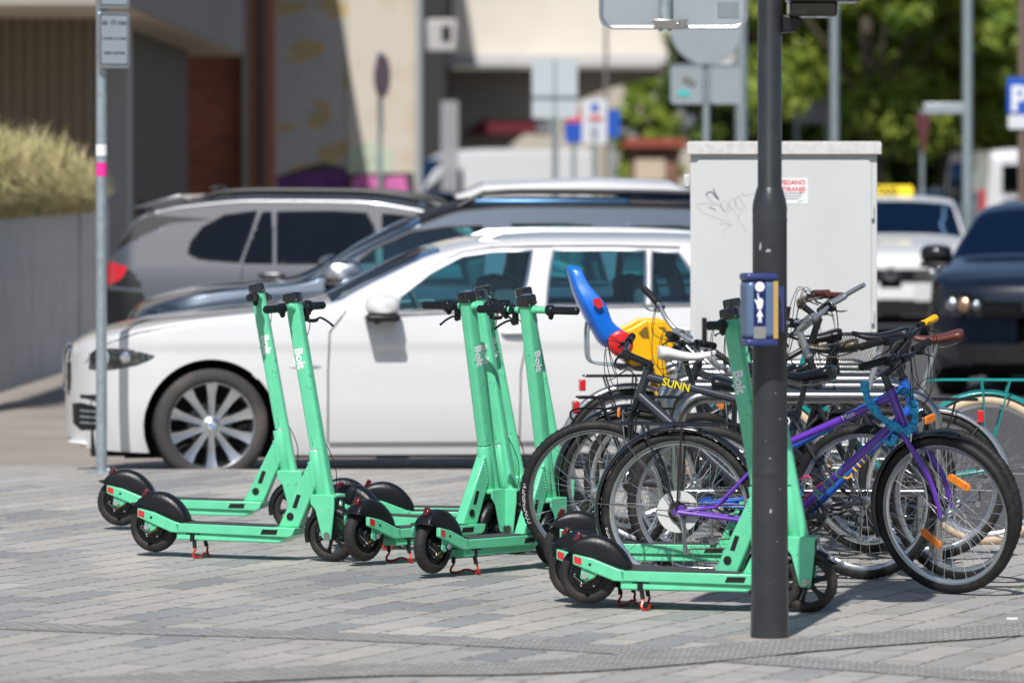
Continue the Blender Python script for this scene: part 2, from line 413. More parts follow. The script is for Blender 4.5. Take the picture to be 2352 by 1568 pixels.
    for i in range(N + 1):
        t = i / N; hgt = .093 * max(.0, (math.sin(math.pi * t ** .9)) ** .62) + .003
        c = A + e * (L * t); hw = .045 * (.62 + .38 * math.sin(math.pi * min(1, .12 + t * .88)) ** .5)
        rings.append([c + Vector((0, y * hw, 0)) + n_ * (q * hgt) for y, q in ((-1, 0), (-1, .35), (-.99, .62), (-.86, .86), (-.55, .97), (0, 1.), (.55, .97), (.86, .86), (.99, .62), (1, .35), (1, 0))])
    mb.rings(rings)
    mb.prism([A + e * -.022 + Vector((0, -.03, 0)), A + Vector((0, -.058, 0)), B + Vector((0, -.066, 0)), B + e * .03 + Vector((0, -.066, -.002)), B + e * .03 + Vector((0, .066, -.002)), B + Vector((0, .066, 0)), A + Vector((0, .058, 0)), A + e * -.022 + Vector((0, .03, 0))], n_ * .004)
    mb.build('rear_mudguard', M_black, root, ang=45)
    c = A + e * .026 + n_ * .062
    mb = MB(); mb.box(c, (.022, .026, .040), Matrix.Rotation(R(28), 3, 'Y')); mb.build('tail_light', mat('tail_light_red', (.10, .006, .01), .18, coat=.7), root, bevel=.004)
    # ---- kickstand
    mb = MB(); mb.box((.225, -.055, .112), (.07, .03, .006)); mb.box((.222, -.055, .095), (.026, .026, .034)); mb.box((.222, .055, .095), (.026, .026, .034)); mb.cyl((.222, -.06, .09), (.222, .06, .09), .005, 8)
    for sy in (-1, 1): mb.cyl((.224, sy * .055, .09), (.232, sy * .062, .048), .0085, 10, .0095)
    ks = mb.build('kickstand', M_black, root, bevel=.002)
    pts = []
    for sy in (-1, 1):
        leg = [(.231, sy * .062, .055), (.236, sy * .064, .042), (.230, sy * .072, .026), (.234, sy * .078, .010), (.246, sy * .066, .0055), (.252, sy * .04, .010), (.252, sy * .015, .019)]
        pts += leg if sy < 0 else leg[::-1]
    MB().tube(spline(pts, 4), .0052, 8).build('stand_leg', M_redmet, ks)
    return root
SC_STEER = {'steering_column', 'display', 'handlebar', 'grip', 'throttle', 'collar', 'brake_lever', 'brake_cable', 'fork', 'bolt', 'headlight', 'front_mudguard'}
def steer_parts(root, names, org, ax, ang):
    M = Matrix.Translation(org) @ Matrix.Rotation(ang, 4, ax) @ Matrix.Translation(-org)
    for ch in root.children:
        b = ch.name.split('.')[0]
        if b in names or (b == 'wheel' and ch.location.x > .5):
            ch.matrix_basis = M @ ch.matrix_basis
SCOOT = [  # rear wheel column (overview px), scale at the rear, yaw, steering, label
    (355, 505.5, -22, -4, 'mint green scooter before the white car, kickstand down, nearer of the two farthest left'),
    (278, 471, -13, 6, 'farthest left mint green scooter, its handlebar seen end on'),
    (836, 518, 49, 0, 'left one of the two mint green scooters with rear tyre toward us'),
    (994, 534, 54, 0, 'right one of the two mint green scooters with rear tyre toward us'),
    (800, 494, -29, 0, 'mint green scooter with lettered stem behind the left rear-facing scooter'),
    (776, 484, 2, 0, 'mint green scooter at the back, its cap just above the crowded left stems'),
    (866, 490, 2, 3, 'mint green scooter whose stem stands just behind the rightmost centre stem'),
    (1352, 574, -12, 0, 'mint green scooter nearest the camera, its stem hidden by the dark traffic pole'),
    (1322, 567, -27, 4, 'mint green scooter with shaded lettered stem left of the blue button box'),
    (1312, 536, 0, 0, 'mint green scooter whose deck shows through the purple bicycle rear wheel'),
]
_s0 = make_scooter()
_roots = [_s0] + [copy_tree(_s0) for _ in SCOOT[1:]]
for o, (px, s_, yaw, st, lab) in zip(_roots, SCOOT):
    g = Gs(px, s_); o.location = g; o.rotation_euler = (0, 0, R(yaw)); o['label'] = lab
    steer_parts(o, SC_STEER, SA, SAX, R(st))
# ---------------------------------------------------------------- bicycles
BW = .333
def bike_tyre(knob, R0=BW, tw=.024):
    mb = MB(); prof = []; n = 14
    for j in range(n + 1):
        a = math.pi * (-.68 + 1.36 * j / n); prof.append((R0 - tw + tw * math.cos(a), tw * math.sin(a)))
    if knob:
        def rm(i, j, r):
            if 4 <= j <= 10: return r + (.0 if (i % 3 == 0) else .0035) * (1 if (j % 2 == (i // 3) % 2) else .55)
            if j in (3, 11): return r + (.0026 if i % 3 else 0)
            return r
        mb.lathe([(r - .0035, z) for r, z in prof], (0, 0, 0), (0, 1, 0), 216, rmod=rm)
    else: mb.lathe(prof, (0, 0, 0), (0, 1, 0), 96)
    return mb
TYRES = {}
def bike_wheel(root, loc, tyremat, rimmat, knob, steerM=None, disc=False, cass=False, R0=BW, rot=0., reflector=()):
    key = (knob, R0)
    hub = MB(); hub.lathe([(0, -.052), (.006, -.05), (.006, -.036), (.024, -.034), (.024, -.03), (.013, -.026), (.013, .026), (.024, .03), (.024, .034), (.006, .036), (.006, .05), (0, .052)], (0, 0, 0), (0, 1, 0), 18)
    w = hub.build('wheel', M_alu, root, loc=loc); w.rotation_euler = (0, rot, 0)
    if key not in TYRES: TYRES[key] = bike_tyre(knob, R0).build('tyre', tyremat, w, ang=55); t = TYRES[key]
    else:
        me = TYRES[key].data
        if me.materials[0] != tyremat: me = me.copy(); me.materials[0] = tyremat
        t = bpy.data.objects.new('tyre', me); COL.objects.link(t); t.parent = w
    rk = ('rim', R0)
    rr = R0 - .044
    if (rk, rimmat.name) not in TYRES:
        mb = MB()
        mb.lathe([(rr + .006, -.0125), (rr + .008, -.0115), (rr - .006, -.011), (rr - .014, -.005), (rr - .015, 0), (rr - .014, .005), (rr - .006, .011), (rr + .008, .0115), (rr + .006, .0125)], (0, 0, 0), (0, 1, 0), 96)
        TYRES[(rk, rimmat.name)] = mb.build('rim', rimmat, w)
    else: t = bpy.data.objects.new('rim', TYRES[(rk, rimmat.name)].data); COL.objects.link(t); t.parent = w
    if ('sp', R0) not in TYRES:
        mb = MB(); n = 32
        for k in range(n):
            side = 1 if k % 2 else -1; a = 2 * math.pi * k / n; off = R(42) * (1 if (k // 2) % 2 else -1)
            p0 = Vector((.022 * math.cos(a + off), side * .030, .022 * math.sin(a + off))); p1 = Vector(((rr - .013) * math.cos(a), side * .003, (rr - .013) * math.sin(a)))
            mb.tube([p0, p1], .0011, 4, cap=False)
        mb.cyl((rr - .012, 0, 0), (rr - .05, 0, 0), .003, 6)
        TYRES[('sp', R0)] = mb.build('spokes', M_chrome, w)
    else: t = bpy.data.objects.new('spokes', TYRES[('sp', R0)].data); COL.objects.link(t); t.parent = w
    if disc:
        MB().lathe([(.03, -.036), (.088, -.036), (.088, -.034), (.03, -.034)], (0, 0, 0), (0, 1, 0), 40).build('spoke_guard', mat('clear_guard', (.62, .64, .62), .35, alpha=.6), w)
    if cass:
        mb = MB()
        for k in range(7):
            r = .048 - k * .0042; mb.lathe([(.012, 0), (r, 0), (r, .002), (.012, .002)], (0, -.056 + .0035 * (6 - k) - .0, 0), (0, 1, 0), 40, rmod=lambda i, j, q: q - (.003 if (i % 2 and 0 < j < 3) else 0))
        mb.build('cassette', mat('dark_steel', (.16, .15, .14), .4, .9), w)
    for a, rr2 in reflector:
        q = Vector((math.cos(R(a)) * rr2, -.01, math.sin(R(a)) * rr2)); mb = MB()
        mb.prism([Vector((u, 0, v)) for u, v in ((-.055, -.004), (-.045, -.016), (.045, -.016), (.055, -.004), (.055, .004), (.045, .016), (-.045, .016), (-.055, .004))], (0, .014, 0))
        mb.xf(Matrix.Translation(q) @ Matrix.Rotation(-R(a + 90), 4, 'Y')); mb.build('wheel_reflector', M_orange, w, bevel=.002)
    return w
def saddle(root, c, length=.27, width=.15, m=None, tilt=0., wide=False):
    """nose towards +x; c is the rear-middle of the top"""
    rings = []; N = 16
    for i in range(N + 1):
        t = i / N; x = length * t
        hw = width / 2 * (1 - (t / 1.0) ** 1.0) ** .9 * .82 + .021 * min(1, (1 - t) * 9) + .0
        if t < .12: hw *= .72 + .28 * math.sin(t / .12 * math.pi / 2)
        z = .012 * math.cos(t * 5.2) - .012 * t; th = .052 * (1 - t) + .026
        top = [(y * hw, z + zz) for y, zz in ((-1, -.035 * (1 - t * .4)), (-.97, -.014), (-.78, -.002), (-.35, .002 if t > .2 else .006), (0, -.002), (.35, .002 if t > .2 else .006), (.78, -.002), (.97, -.014), (1, -.035 * (1 - t * .4)))]
        bot = [(y * hw, z - th * .8) for y in (.7, 0, -.7)]
        rings.append([Vector((x, y, zz)) for y, zz in top + bot])
    mb = MB(); mb.rings(rings); mb.xf(Matrix.Translation(c) @ Matrix.Rotation(tilt, 4, 'Y'))
    sd = mb.build('saddle', m, root, ang=70); sub = sd.modifiers.new('s', 'SUBSURF'); sub.levels = 1; sub.render_levels = 1
    mb = MB()
    for sy in (-1, 1): mb.tube(spline([(.03, sy * .035, -.05), (.09, sy * .022, -.068), (.16, sy * .02, -.066), (.235, sy * .012, -.03)], 4), .0035, 6)
    mb.xf(Matrix.Translation(c) @ Matrix.Rotation(tilt, 4, 'Y')); mb.build('saddle_rails', M_steel, sd)
    return sd
def bicycle(name, label, px0, px1, s0, s1, spec):
    """rear and front wheel columns (overview px) and their scales; built with x forward from the rear axle"""
    g0 = Gs(px0, s0); g1 = Gs(px1, s1); d = g1 - g0; wb = d.length
    root = thing(name, label, 'bicycle', g0, math.atan2(d.y, d.x), group='bicycles locked at the steel hoops')
    lean = spec.get('lean', 0)
    S = spec; Rw = S.get('R', BW)
    root.rotation_euler = (R(lean), 0, math.atan2(d.y, d.x))
    root.rotation_mode = 'XYZ'
    fm = S['frame']; near = -1 if d.x > 0 else 1     # side that faces the camera
    ra = Vector((0, 0, Rw)); fa = Vector((wb, 0, Rw)); bb = Vector((.43, 0, S.get('bbz', .28)))
    hd = S.get('headz', .86); ha = R(S.get('hang', 19)); rake = .04
    hax = Vector((-math.sin(ha), 0, math.cos(ha)))
    # steering axis passes ahead-below: point at axle height shifted back by the rake
    h0 = fa + Vector((-rake / math.cos(ha), 0, 0)); onh = lambda z: h0 + hax * ((z - h0.z) / hax.z)
    hb_ = onh(S.get('headb', hd - .13)); ht = onh(hd)
    st_top = S.get('seatz', .78); sa = Vector((-.30, 0, 1)).normalized(); ons = lambda z: bb + sa * ((z - bb.z) / sa.z)
    tr = S.get('tube', .0165); dtr = S.get('dtube', tr * 1.1)
    # frame
    mb = MB(); ttz = S.get('ttz', st_top - .04)
    mb.tube([hb_ - hax * .01, ht + hax * .01], .021, 14)
    mb.tube([ons(ttz), onh(hd - .03)], tr * .95, 12)
    mb.tube([bb, onh(hd - .115)], dtr, 12)
    mb.tube([bb, ons(st_top)], tr * .95, 12)
    mb.cyl(bb + V(0, -.036, 0), bb + V(0, .036, 0), .022, 16)
    for sy in (-1, 1):
        a = ra + V(0, sy * .062, 0)
        mb.tube([bb + V(-.03, sy * .02, 0), V(.30, sy * .038, bb.z + .02), a], [.010, .011, .008], 8)
        mb.tube([ons(ttz - .02) + V(0, sy * .018, 0), V(.16, sy * .045, ttz * .62), a], [.008, .008, .007], 8)
        mb.prxz([(-.02, Rw - .015), (-.012, Rw + .02), (.03, Rw + .03), (.035, Rw - .012)], a.y - .003, a.y + .003)
    if S.get('low'): mb.tube([ons(.55), onh(hd - .10)], tr * .8, 10)
    fr = mb.build('frame', fm, root)
    if S.get('decal'):
        txt, size, dm, tz, tube_ = S['decal']
        a, b = (bb, onh(hd - .115)) if tube_ == 'down' else (ons(ttz), onh(hd - .03))
        if near == 1: a, b = b, a
        ex = (b - a).normalized(); off = dtr if tube_ == 'down' else tr
        yy = near; ez = Vector((0, yy, 0)); ey = ez.cross(ex).normalized()
        o = a + (b - a) * tz + Vector((0, near * (off + .0005), 0)) - ey * size * .36
        M = Matrix(((ex.x, ey.x, ez.x, o.x), (ex.y, ey.y, ez.y, o.y), (ex.z, ey.z, ez.z, o.z), (0, 0, 0, 1)))
        MB().text(txt, size, M, bold=size * .02).build('decal', dm, fr, smooth=False)
    # steered parts built straight then turned
    sang = R(S.get('steer', 0)); SM = Matrix.Translation(h0) @ Matrix.Rotation(sang, 4, hax) @ Matrix.Translation(-h0)
    st = []
    mb = MB(); cz = Rw + .375 if S.get('susp') else Rw + .36
    cr = onh(cz)
    for sy in (-1, 1):
        y = sy * .052
        if S.get('susp'):
            mb.tube([fa + V(-.005, y, 0), fa + V(-.035, y, .02), cr + V(0.02, y, -.17)], [.010, .016, .018], 10)
            mb.tube([cr + V(.02, y, -.18), cr + V(.02, y, .0)], .0125, 10); mb.lathe([(.012, 0), (.022, .004), (.024, .03), (.019, .038), (.023, .046), (.019, .054), (.021, .062), (.012, .066)], cr + V(.035, y, -.21), hax, 14)
        else: mb.tube(spline([fa + V(0, y, 0), fa + V(-.012, y, .06), fa + V(-.05, y, .17), cr + V(.0, y * .8, -.0)], 5), [.0085] * 5 + [.0105] * 5 + [.0125] * 6, 10)
    mb.tube([cr + V(0, -.056, -.004), cr + V(0, .056, -.004)], .016, 10); mb.tube([cr, hb_], .017, 12)
    st.append(mb.build('fork', S.get('forkm', fm), root))
    w = bike_wheel(root, fa, S['tyre'], S['rim'], S.get('knobf', S.get('knob', True)), R0=Rw, rot=.3, reflector=S.get('frefl', ())); st.append(w)
    barz = S.get('barz', 1.0); mb = MB(); s0_ = ht; s1_ = onh(max(hd + .03, barz - .06)); ext = s1_ + V(S.get('stem', .085), 0, barz - s1_.z)
    mb.tube([s0_, s1_], .0165, 12); mb.tube([s1_ + V(0, 0, -.01), ext], .0155, 12); mb.cyl(ext + V(0, -.024, 0), ext + V(0, .024, 0), .021, 12)
    mb.lathe([(.0, 0), (.019, 0), (.023, .006), (.023, .014), (.019, .018), (0, .018)], ht - hax * .004, hax, 16)
    st.append(mb.build('stem', S.get('stemm', M_blackg), root))
    bw = S.get('barw', .30); swp = S.get('sweep', .04); rise = S.get('rise', .02)
    pth = spline([ext + V(-swp, -bw, rise), ext + V(-swp * .6, -bw * .62, rise), ext + V(0, -bw * .28, rise * .4), ext + V(0, 0, 0), ext + V(0, bw * .28, rise * .4), ext + V(-swp * .6, bw * .62, rise), ext + V(-swp, bw, rise)], 5)
    if S.get('roll'): RM = Matrix.Translation(ext) @ Matrix.Rotation(R(S['roll']), 4, 'X') @ Matrix.Translation(-ext); pth = [RM @ p for p in pth]
    st.append(MB().tube(pth, .0115, 10).build('handlebar', S.get('barm', M_blackg), root))
    for k in (0, 1):
        q = pth if k == 0 else pth[::-1]; a = q[0]; dirv = (q[5] - q[0]).normalized(); gl = S.get('gl', .125)
        mb = MB(); pr = [(0, -.004), (.014, -.003), (.0165, .002)]
        for i in range(12): pr += [(.0165, .008 + i * gl / 13), (.0152, .008 + i * gl / 13 + .0035)]
        pr += [(.018, gl), (.012, gl + .002)]
        mb.lathe(pr, a, dirv, 14); st.append(mb.build('grip', S.get('gripm', M_blackm) if k == 0 else S.get('gripm2', S.get('gripm', M_blackm)), root))
        mb = MB(); c = a + dirv * (gl + .03); out = -dirv
        mb.lathe([(.0115, -.012), (.017, -.011), (.017, .011), (.0115, .012)], c, dirv, 12); mb.box(c + V(.02, 0, -.012), (.034, .03, .018))
        mb.tube(spline([c + V(.035, 0, -.016), c + V(.05, 0, -.03) + out * .03, c + V(.048, 0, -.04) + out * .07, c + V(.03, 0, -.055) + out * .12], 4), [.006] * 8 + [.004] * 5, 6, flat=.6)
        st.append(mb.build('brake_lever', S.get('leverm', M_black), root))
        mb = MB(); yk = 1 if k else -1
        for q_ in (0, 1):
            lp = c + V(.03, -yk * .02, -.01); tgt = (onh(hd - .05) + V(.03, yk * .02, 0)) if q_ else (cr + V(.03, 0, .04))
            mid = (lp + tgt) / 2 + V(.055 + .02 * q_ + random.uniform(-.02, .03), yk * .02, random.uniform(-.06, .0))
            mb.tube(spline([lp, lp + V(.06, -yk * .03, .015 + .02 * q_), mid, tgt + V(.04, 0, .05), tgt], 6), .0019, 5)
        st.append(mb.build('cable', M_blackm, root))
    if S.get('bell'):
        st.append(MB().sph(ext + V(-.01, near * .075, .006), (.025, .025, .028), 14, 10).build('bell', M_blackg, root))
    if S.get('barends'):
        for k in (0, 1):
            q = pth[0] if k == 0 else pth[-1]
            st.append(MB().tube([q + V(0, 0, 0), q + V(.03, 0, .02), q + V(.12, 0, .07)], .0115, 10).build('bar_end', S['barends'], root))
    # brakes on the fork
    mb = MB()
    for sy in (-1, 1): mb.tube([cr + V(.045, sy * .03, -.12), cr + V(.05, sy * .042, -.06), cr + V(.05, sy * .02, .0)], .005, 6)
    mb.cyl(cr + V(.05, -.035, -.005), cr + V(.05, .05, .0), .002, 5); st.append(mb.build('rim_brake', M_alu, root))
    if S.get('front_refl'):
        q = cr + V(.07, 0, -.01); st.append(MB().box(q, (.012, .075, .035)).build('front_reflector', M_orange, root, bevel=.004))
    if S.get('fmud'):
        mb = MB(); shell(mb, fa, Rw + .018, .028, S['fmud'][0], S['fmud'][1], 26, .012); st.append(mb.build('front_mudguard', S['mudm'], root, ang=50))
    if S.get('basketf'):
        mb = MB(); c = ext + V(.19, 0, -.12); basket(mb, c, .24, .30, .22); st.append(mb.build('basket', S['basketf'], root))
    for o in st: o.matrix_basis = SM @ o.matrix_basis
    # rear wheel and fixed parts
    bike_wheel(root, ra, S.get('tyrer', S['tyre']), S['rim'], S.get('knob', True), disc=S.get('guard', False), cass=True, R0=Rw, rot=1.1, reflector=S.get('rrefl', ()))
    MB().tube([ons(st_top - .03), ons(S['sadz'] - .055)], .0135, 12).build('seat_post', S.get('postm', M_blackg), root)
    sc_ = ons(S['sadz'] - .03); saddle(root, V(sc_.x - .12, 0, S['sadz']), .27, S.get('sadw', .15), S['sadm'], S.get('sadt', 0.0))
    # drive train on the right hand side (-y)
    mb = MB()
    for r in (.088, .068): mb.lathe([(r - .014, -.045), (r, -.045), (r, -.042), (r - .014, -.042)], bb + V(0, 0 if r > .08 else .005, 0), (0, 1, 0), 64, rmod=lambda i, j, q: q - (.004 if (i % 2 and 0 < j < 3) else 0))
    for k in range(5): a = 2 * math.pi * k / 5; mb.tube([bb + V(0, -.045, 0), bb + V(.078 * math.cos(a), -.045, .078 * math.sin(a))], .006, 6)
    mb.lathe([(.0, -.04), (.09, -.05), (.094, -.051), (.094, -.054), (.085, -.054)], bb, (0, 1, 0), 36) if S.get('cguard') else None
    mb.build('chainring', M_blackg, root); ca = R(S.get('crank', -20))
    for sy, a in ((-1, ca), (1, ca + math.pi)):
        e = bb + V(.17 * math.cos(a), sy * .068, .17 * math.sin(a)); mb = MB(); mb.tube([bb + V(0, sy * .055, 0), bb + V(.09 * math.cos(a), sy * .062, .09 * math.sin(a)), e], [.015, .011, .010], 8)
        mb.build('crank', S.get('crankm', M_blackg), root)
        mb = MB(); mb.box(e + V(0, sy * .055, 0), (.085, .012, .022)); mb.box(e + V(0, sy * .10, 0), (.085, .008, .022)); mb.box(e + V(-.037, sy * .075, 0), (.012, .06, .022)); mb.box(e + V(.037, sy * .075, 0), (.012, .06, .022)); mb.cyl(e, e + V(0, sy * .105, 0), .008, 8)
        mb.build('pedal', M_black, root)
    mb = MB(); path = [ra + V(0, -.045, .036), bb + V(0, -.044, .085)]
    for k in range(9): a = R(90 - 22.5 * k); path.append(bb + V(.086 * math.cos(a), -.044, .086 * math.sin(a)))
    path += [bb + V(-.05, -.044, -.086), V(.05, -.045, Rw - .155), V(.045, -.045, Rw - .175), V(.028, -.045, Rw - .165), V(.03, -.045, Rw - .09), V(.0, -.045, Rw - .05), V(-.036, -.045, Rw - .01), V(-.02, -.045, Rw + .03)]
    n = 0
    for a, b in zip(path, path[1:] + path[:1]):
        L_ = (b - a).length; k = max(1, int(L_ / .0127))
        for i in range(k):
            q0 = a.lerp(b, i / k); q1 = a.lerp(b, (i + .9) / k); mb.tube([q0, q1], .0042 if (i % 2) else .0032, 4, flat=1.)
    mb.build('chain', mat('chain_steel', (.12, .10, .085), .45, .8), root)
    mb = MB(); mb.cyl(V(.03, -.05, Rw - .08), V(.03, -.04, Rw - .08), .014, 12); mb.cyl(V(.037, -.05, Rw - .165), V(.037, -.04, Rw - .165), .014, 12)
    mb.tube([V(.0, -.06, Rw - .005), V(.025, -.062, Rw - .04), V(.03, -.056, Rw - .08), V(.037, -.056, Rw - .165)], [.008, .011, .008, .006], 6)
    mb.tube(spline([V(.0, -.064, Rw - .02), V(-.03, -.066, Rw + .005), V(-.02, -.06, Rw + .05), V(.05, -.05, Rw + .04)], 4), .0025, 5)
    mb.build('derailleur', M_alu, root)
    if S.get('rmud'):
        mb = MB(); shell(mb, ra, Rw + .02, .029, S['rmud'][0], S['rmud'][1], 30, .013)
        mud = mb.build('rear_mudguard', S['mudm'], root, ang=50)
        mb = MB()
        for sy in (-1, 1):
            for a in (175, 128): q = ra + V(math.cos(R(a)) * (Rw + .012), sy * .028, math.sin(R(a)) * (Rw + .012)); mb.tube([ra + V(0, sy * .06, .0), q], .0022, 5)
        mb.build('mudguard_stay', M_steel, mud)
    if S.get('rack'):
        zt = 2 * Rw + S.get('rackh', .055); x0, x1 = S.get('rackx', (-.20, .16)); mb = MB(); q = .005
        for sy in (-1, 1):
            mb.tube(spline([V(x1 + .08, sy * .02, zt - .01), V(x1, sy * .05, zt), V(x0 + .03, sy * .06, zt), V(x0, sy * .05, zt)], 4), q, 6)
            mb.tube([ra + V(0, sy * .07, .01), V(.02, sy * .062, zt)], q, 6); mb.tube([ra + V(0, sy * .07, .01), V(x0 + .09, sy * .062, zt)], q, 6)
        for k in range(5): x = x0 + (x1 - x0) * k / 4; mb.tube([V(x, -.058, zt), V(x, .058, zt)], q * .8, 6)
        mb.tube([V(x0, 0, zt), V(x1, 0, zt)], q * .9, 6)
        if S.get('rack2'): mb.tube(spline([V(x0 + .1, -.05, zt - .05), V(x0 - .02, -.05, zt - .05), V(x0 - .045, -.05, zt - .09), V(x0 + .05, -.05, zt - .2)], 4), q, 6); mb.tube(spline([V(x1, -.055, zt - .05), V(x0 + .1, -.055, zt - .05)], 2), q, 6)
        rk = mb.build('rack', S['rack'], root)
        if S.get('lamp'): MB().box(V(x0 - .02, 0, zt - .045 + S.get('lampz', 0)), (.03, .07, .055)).build('rear_reflector', M_redrefl, rk, bevel=.004)
    if S.get('basketr'): mb = MB(); basket(mb, V(-.02, 0, 2 * Rw + .20), .38, .28, .2); mb.build('basket', S['basketr'], root)
    return root, dict(onh=onh, ons=ons, bb=bb, ra=ra, fa=fa, ht=ht, ext=ext, SM=SM, near=near, wb=wb, hd=hd, ttz=ttz)
def basket(mb, c, lx, ly, hz):
    b = .8
    def loop(z, f): return [c + V(-lx / 2 * f, -ly / 2 * f, z), c + V(lx / 2 * f, -ly / 2 * f, z), c + V(lx / 2 * f, ly / 2 * f, z), c + V(-lx / 2 * f, ly / 2 * f, z)]
    T = loop(hz / 2, 1.); B = loop(-hz / 2, b)
    mb.tube(T, .004, 6, closed=True); mb.tube(B, .003, 6, closed=True)
    for k in range(4):
        a, b2, c2, d = T[k], T[(k + 1) % 4], B[(k + 1) % 4], B[k]; n = int((b2 - a).length / .014)
        for i in range(-8, n + 1):
            for (p, q) in (((i) / n, (i + 8) / n), ((i + 8) / n, (i) / n)):
                t0, t1 = 0., 1.
                u0, u1 = p, q
                if u0 < 0: t0 = (0 - u0) / (u1 - u0)
                if u1 < 0: t1 = (0 - u0) / (u1 - u0)
                if u0 > 1: t0 = (1 - u0) / (u1 - u0)
                if u1 > 1: t1 = (1 - u0) / (u1 - u0)
                if t1 <= t0: continue
                f = lambda t: (a.lerp(b2, u0 + (u1 - u0) * t)).lerp(d.lerp(c2, u0 + (u1 - u0) * t), t)
                mb.tube([f(t0), f(t1)], .0011, 3, cap=False)
M_sadblack = mat('saddle_black', (.007, .008, .011), .32, coat=.1, spec=.4); M_sadbrown = mat('saddle_brown', (.115, .028, .02), .38); M_sadwhite = mat('saddle_white', (.74, .74, .74), .4)
M_sadyel = mat('saddle_black_yellow', (.02, .02, .02), .35, dirt=(.30, .19, .02), nscale=7)
M_purple = mat('purple_paint', (.12, .025, .40), .25, coat=.8, noise=.05); M_grey = mat('graphite_paint', (.045, .05, .065), .3, .4, coat=.5)
M_blkpaint = mat('black_paint', (.012, .012, .016), .22, coat=.8); M_blue = mat('blue_paint', (.01, .10, .50), .22, coat=.8)
M_teal = mat('teal_paint', (.004, .235, .215), .28, coat=.5); M_cream = mat('cream_tyre', (.62, .47, .32), .6); M_silver = mat('silver_paint', (.55, .56, .58), .28, .8)
M_yel = mat('yellow_plastic', (.88, .47, .006), .35, coat=.2); M_yelm = mat('yellow_decal', (.80, .66, .01), .5)
M_tanring = mat('slick_rubber', (.013, .013, .0125), .6, dirt=(.04, .035, .03), nscale=6, spec=.35)
M_beige_bar = mat('champagne_bar', (.62, .47, .38), .28, .8)
# purple bicycle, nearest
rt, q = bicycle('bicycle', 'purple bicycle nearest the camera with black mudguards and orange spoke reflectors', 1560, 2177, 551, 556,
    dict(frame=M_purple, tyre=M_rubk, tyrer=M_rubk, rim=M_rim, knob=True, knobf=False, headz=.845, headb=.70, hang=21, seatz=.66, ttz=.57, sadz=.885, sadm=M_sadblack, sadw=.17, barz=.975, stem=.10, barw=.28,
         steer=-26, fmud=(78, 200), rmud=(20, 205), mudm=mat('mudguard_black', (.01, .011, .014), .2, coat=.6), rack=M_blackg, rackx=(-.24, .2), rackh=.03, guard=True, cguard=True, crank=18, bell=True, frefl=((81, .157), (251, .13)),
         tube=.0165, dtube=.0175, decal=('R O C', .06, mat('green_decal', (.10, .33, .20), .5), .28, 'down'), bbz=.275))
def tyre_text(root, x, near, txt, size, ang, m, R0=BW):
    w = [c for c in root.children if c.name.split('.')[0] == 'wheel' and abs((c.matrix_basis.translation.x) - x) < .2][0]
    rot = .3 if x > .5 else 1.1
    mb = MB().text(txt, size, Matrix.Identity(4), ext=0, bold=size * .02); d = 1 if near > 0 else -1; a0 = R(ang) + rot; rc = R0 - .0305
    mb.v = [((rc + v) * math.cos(a0 + d * u / rc), near * (.0243 - abs(v - size * .35) * .12), (rc + v) * math.sin(a0 + d * u / rc)) for u, v, _ in mb.v]
    mb.build('tyre_lettering', m, w, smooth=False)
M_tl = mat('tyre_print', (.55, .55, .54), .6)
tyre_text(rt, 0, q['near'], 'KENDA', .021, 206, M_tl)
ds = (q['onh'](q['hd'] - .03) - q['ons'](.57)); ex = ds.normalized(); ez = V(0, -1, 0); ey = ez.cross(ex); o = q['ons'](.57) + ds * .62 + V(0, -.0166, 0) - ey * .008
MB().text('Mon', .032, Matrix(((ex.x, ey.x, ez.x, o.x), (ex.y, ey.y, ez.y, o.y), (ex.z, ey.z, ez.z, o.z), (0, 0, 0, 1)))).build('decal', M_white, rt, smooth=False)
# blue cloth wrapped chain round the head tube
HH = q['onh']
ch = spline([HH(.84) + V(-.105, -.03, .035), HH(.84) + V(-.098, -.042, -.01), HH(.8) + V(-.085, -.05, -.02), HH(.76) + V(-.055, -.05, -.035), HH(.74) + V(-.01, -.045, -.05), HH(.73) + V(.03, -.05, -.052), HH(.73) + V(.062, -.05, -.02),
    HH(.76) + V(.072, -.045, .01), HH(.79) + V(.066, -.03, .03), HH(.79) + V(.04, .02, .045), HH(.8) + V(-.01, .045, .03)], 8)
mb = MB(); rr_ = [.0165 + .004 * math.sin(i * .47) + .002 * math.sin(i * 1.3) + random.uniform(-.0015, .0015) for i in range(len(ch))]
mb.tube([p + V(random.uniform(-.003, .003), random.uniform(-.003, .003), random.uniform(-.003, .003)) for p in ch], rr_, 9)
mb.tube(spline([HH(.72) + V(-.02, -.052, -.06), HH(.70) + V(-.045, -.056, -.075), HH(.70) + V(-.075, -.05, -.065)], 5), [.014, .017, .013, .016, .012, .015, .011, .01, .012, .009, .006], 8)
mb.xf(rt.matrix_basis.copy()); lk = mb.build('bicycle_lock', mat('blue_cloth', (.035, .34, .60), .85, noise=.35, nscale=50, bump=.6, bscale=70), None)
tag(lk, 'chain lock in crumpled light blue cloth, looped around the purple head tube', 'bicycle lock')
